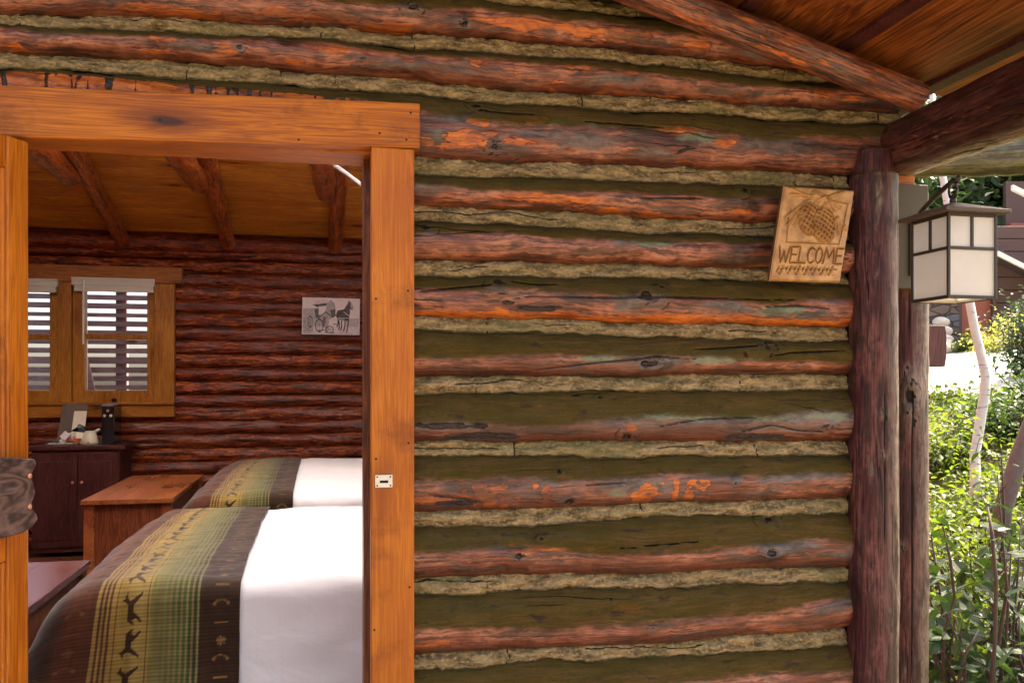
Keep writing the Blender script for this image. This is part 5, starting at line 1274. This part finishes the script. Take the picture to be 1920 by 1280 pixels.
# low roof with a white fascia falling to the right
k = 15.9/F
def hp_(px, py, D):
    o0 = atD(1745, 655, 16.5); rgt = np.array([C_, -S_]); fwd = np.array([S_, C_]); kk = D/F
    return ((px-960)*kk-(o0[0]*rgt[0]+o0[1]*rgt[1]), D-(o0[0]*fwd[0]+o0[1]*fwd[1]), EYE+(HOR-py)*kk)
def slab(p, q, th, dep, name, mat):
    m = MB(); x0, y0, z0 = p; x1, y1, z1 = q
    m.add([(x0, y0, z0), (x1, y0, z1), (x1, y0+dep, z1), (x0, y0+dep, z0), (x0, y0, z0-th), (x1, y0, z1-th), (x1, y0+dep, z1-th), (x0, y0+dep, z0-th)], [(0, 1, 2, 3), (7, 6, 5, 4), (0, 4, 5, 1), (1, 5, 6, 2), (2, 6, 7, 3), (3, 7, 4, 0)])
    return m.build(name, mat, house, local=True)
slab(hp_(1872, 470, 15.9), hp_(2100, 585, 15.9), .085, .06, "fascia", M_FASC)
slab(hp_(1872, 466, 15.97), hp_(2100, 581, 15.97), .06, 2.0, "lean_to_roof", M_ROOFD)
slab(hp_(1900, 346, 16.4), hp_(1990, 390, 16.4), .10, .08, "fascia", M_FASC)
slab(hp_(1900, 343, 16.47), hp_(2300, 540, 16.47), .06, 1.0, "upper_roof", M_ROOFD)
bpy.data.objects.remove(bpy.data.objects["upper_roof"])
# boulders by the stone wall
rk = random.Random(2)
for k, (px, py, D, s_) in enumerate([(1763, 622, 16.0, .16), (1768, 640, 15.9, .17), (1775, 652, 15.7, .2), (1757, 655, 15.6, .22), (1765, 604, 16.1, .13)]):
    bm = bmesh.new(); bmesh.ops.create_icosphere(bm, subdivisions=3, radius=s_)
    p = Vector(atD(px, py, D))
    for v_ in bm.verts:
        n_ = 1+.25*(float(fbm(v_.co.x*5+k, v_.co.y*5+v_.co.z*4, 5+k, 3)))*2; v_.co = Vector((v_.co.x*n_*1.3, v_.co.y*n_, v_.co.z*n_*.75))+p
    me = bpy.data.meshes.new("boulder"); bm.to_mesh(me); bm.free(); me.polygons.foreach_set("use_smooth", [True]*len(me.polygons))
    o = link("boulder", me, M_ROCK); tag(o, ["pale boulder second from the top of the stack by the stone wall", "pale boulder in the middle of the stack by the stone wall", "pale boulder lying lowest right by the stone wall", "pale boulder lowest left beside the small dark box", "topmost pale boulder of the stack by the stone wall"][k], "boulder", "boulders by the stone wall")
# edging timber on the path
a = atD(1875, 742, 10.0); tag(MB().box(a[0], a[0]+2.4, a[1]-1.2, a[1]-.9, a[2]-.15, a[2]+.09).build("edging_timber", M_SLAT, None, .01), "dark timber edging on the near side of the path at the right", "timber")
# forest behind
TREES = [(1700, 21, 7.5), (1765, 23, 8.5), (1820, 22, 8.0), (1870, 25, 9.5), (1935, 24, 9.0), (2010, 23, 9), (1730, 28, 11), (1850, 29, 12), (1640, 26, 9)]
for k, (px, D, h) in enumerate(TREES):
    b_ = gp(px, D); lbl = ["forest tree directly behind the stone wall of the house", "forest tree seen just right of the lantern arm", "forest tree above the middle of the lantern roof", "forest tree above the right tip of the lantern roof", "forest tree behind the upper window of the house", "forest tree beyond the right end of the house", "tall distant forest tree left of the lantern hook", "tallest distant forest tree behind the lantern", "distant forest tree farthest to the left behind the post"][k]
    e = empty("forest_tree", lbl, "tree", b_, group="forest trees behind the neighbouring house")
    MB().tube([(b_[0], b_[1], b_[2]-.2), (b_[0]+.1, b_[1], b_[2]+h*.45), (b_[0], b_[1]+.1, b_[2]+h*.85)], [.2, .14, .05], 10).build("trunk", M_BARK, e, 0, True)
    crown((b_[0], b_[1], b_[2]+h*.5), 2.1, h*.42, 900, .26, M_CONIF, 100+k, parent=e, n_per=9)
for k, (x, y) in enumerate([(10.9, 7.9), (11.2, 10.4)]):
    z = gz(x, y); e = empty("shade_tree", ["shade tree beside the path, out to the right", "second shade tree beside the path, closer to the house"][k], "tree", (x, y, z))
    MB().tube([(x, y, z-.2), (x, y, z+5)], [.14, .06], 10).build("trunk", M_BARK, e, 0, True); crown((x, y, z+4.6), 1.0, .9, 420, .12, M_LEAFB, 170+k, parent=e)
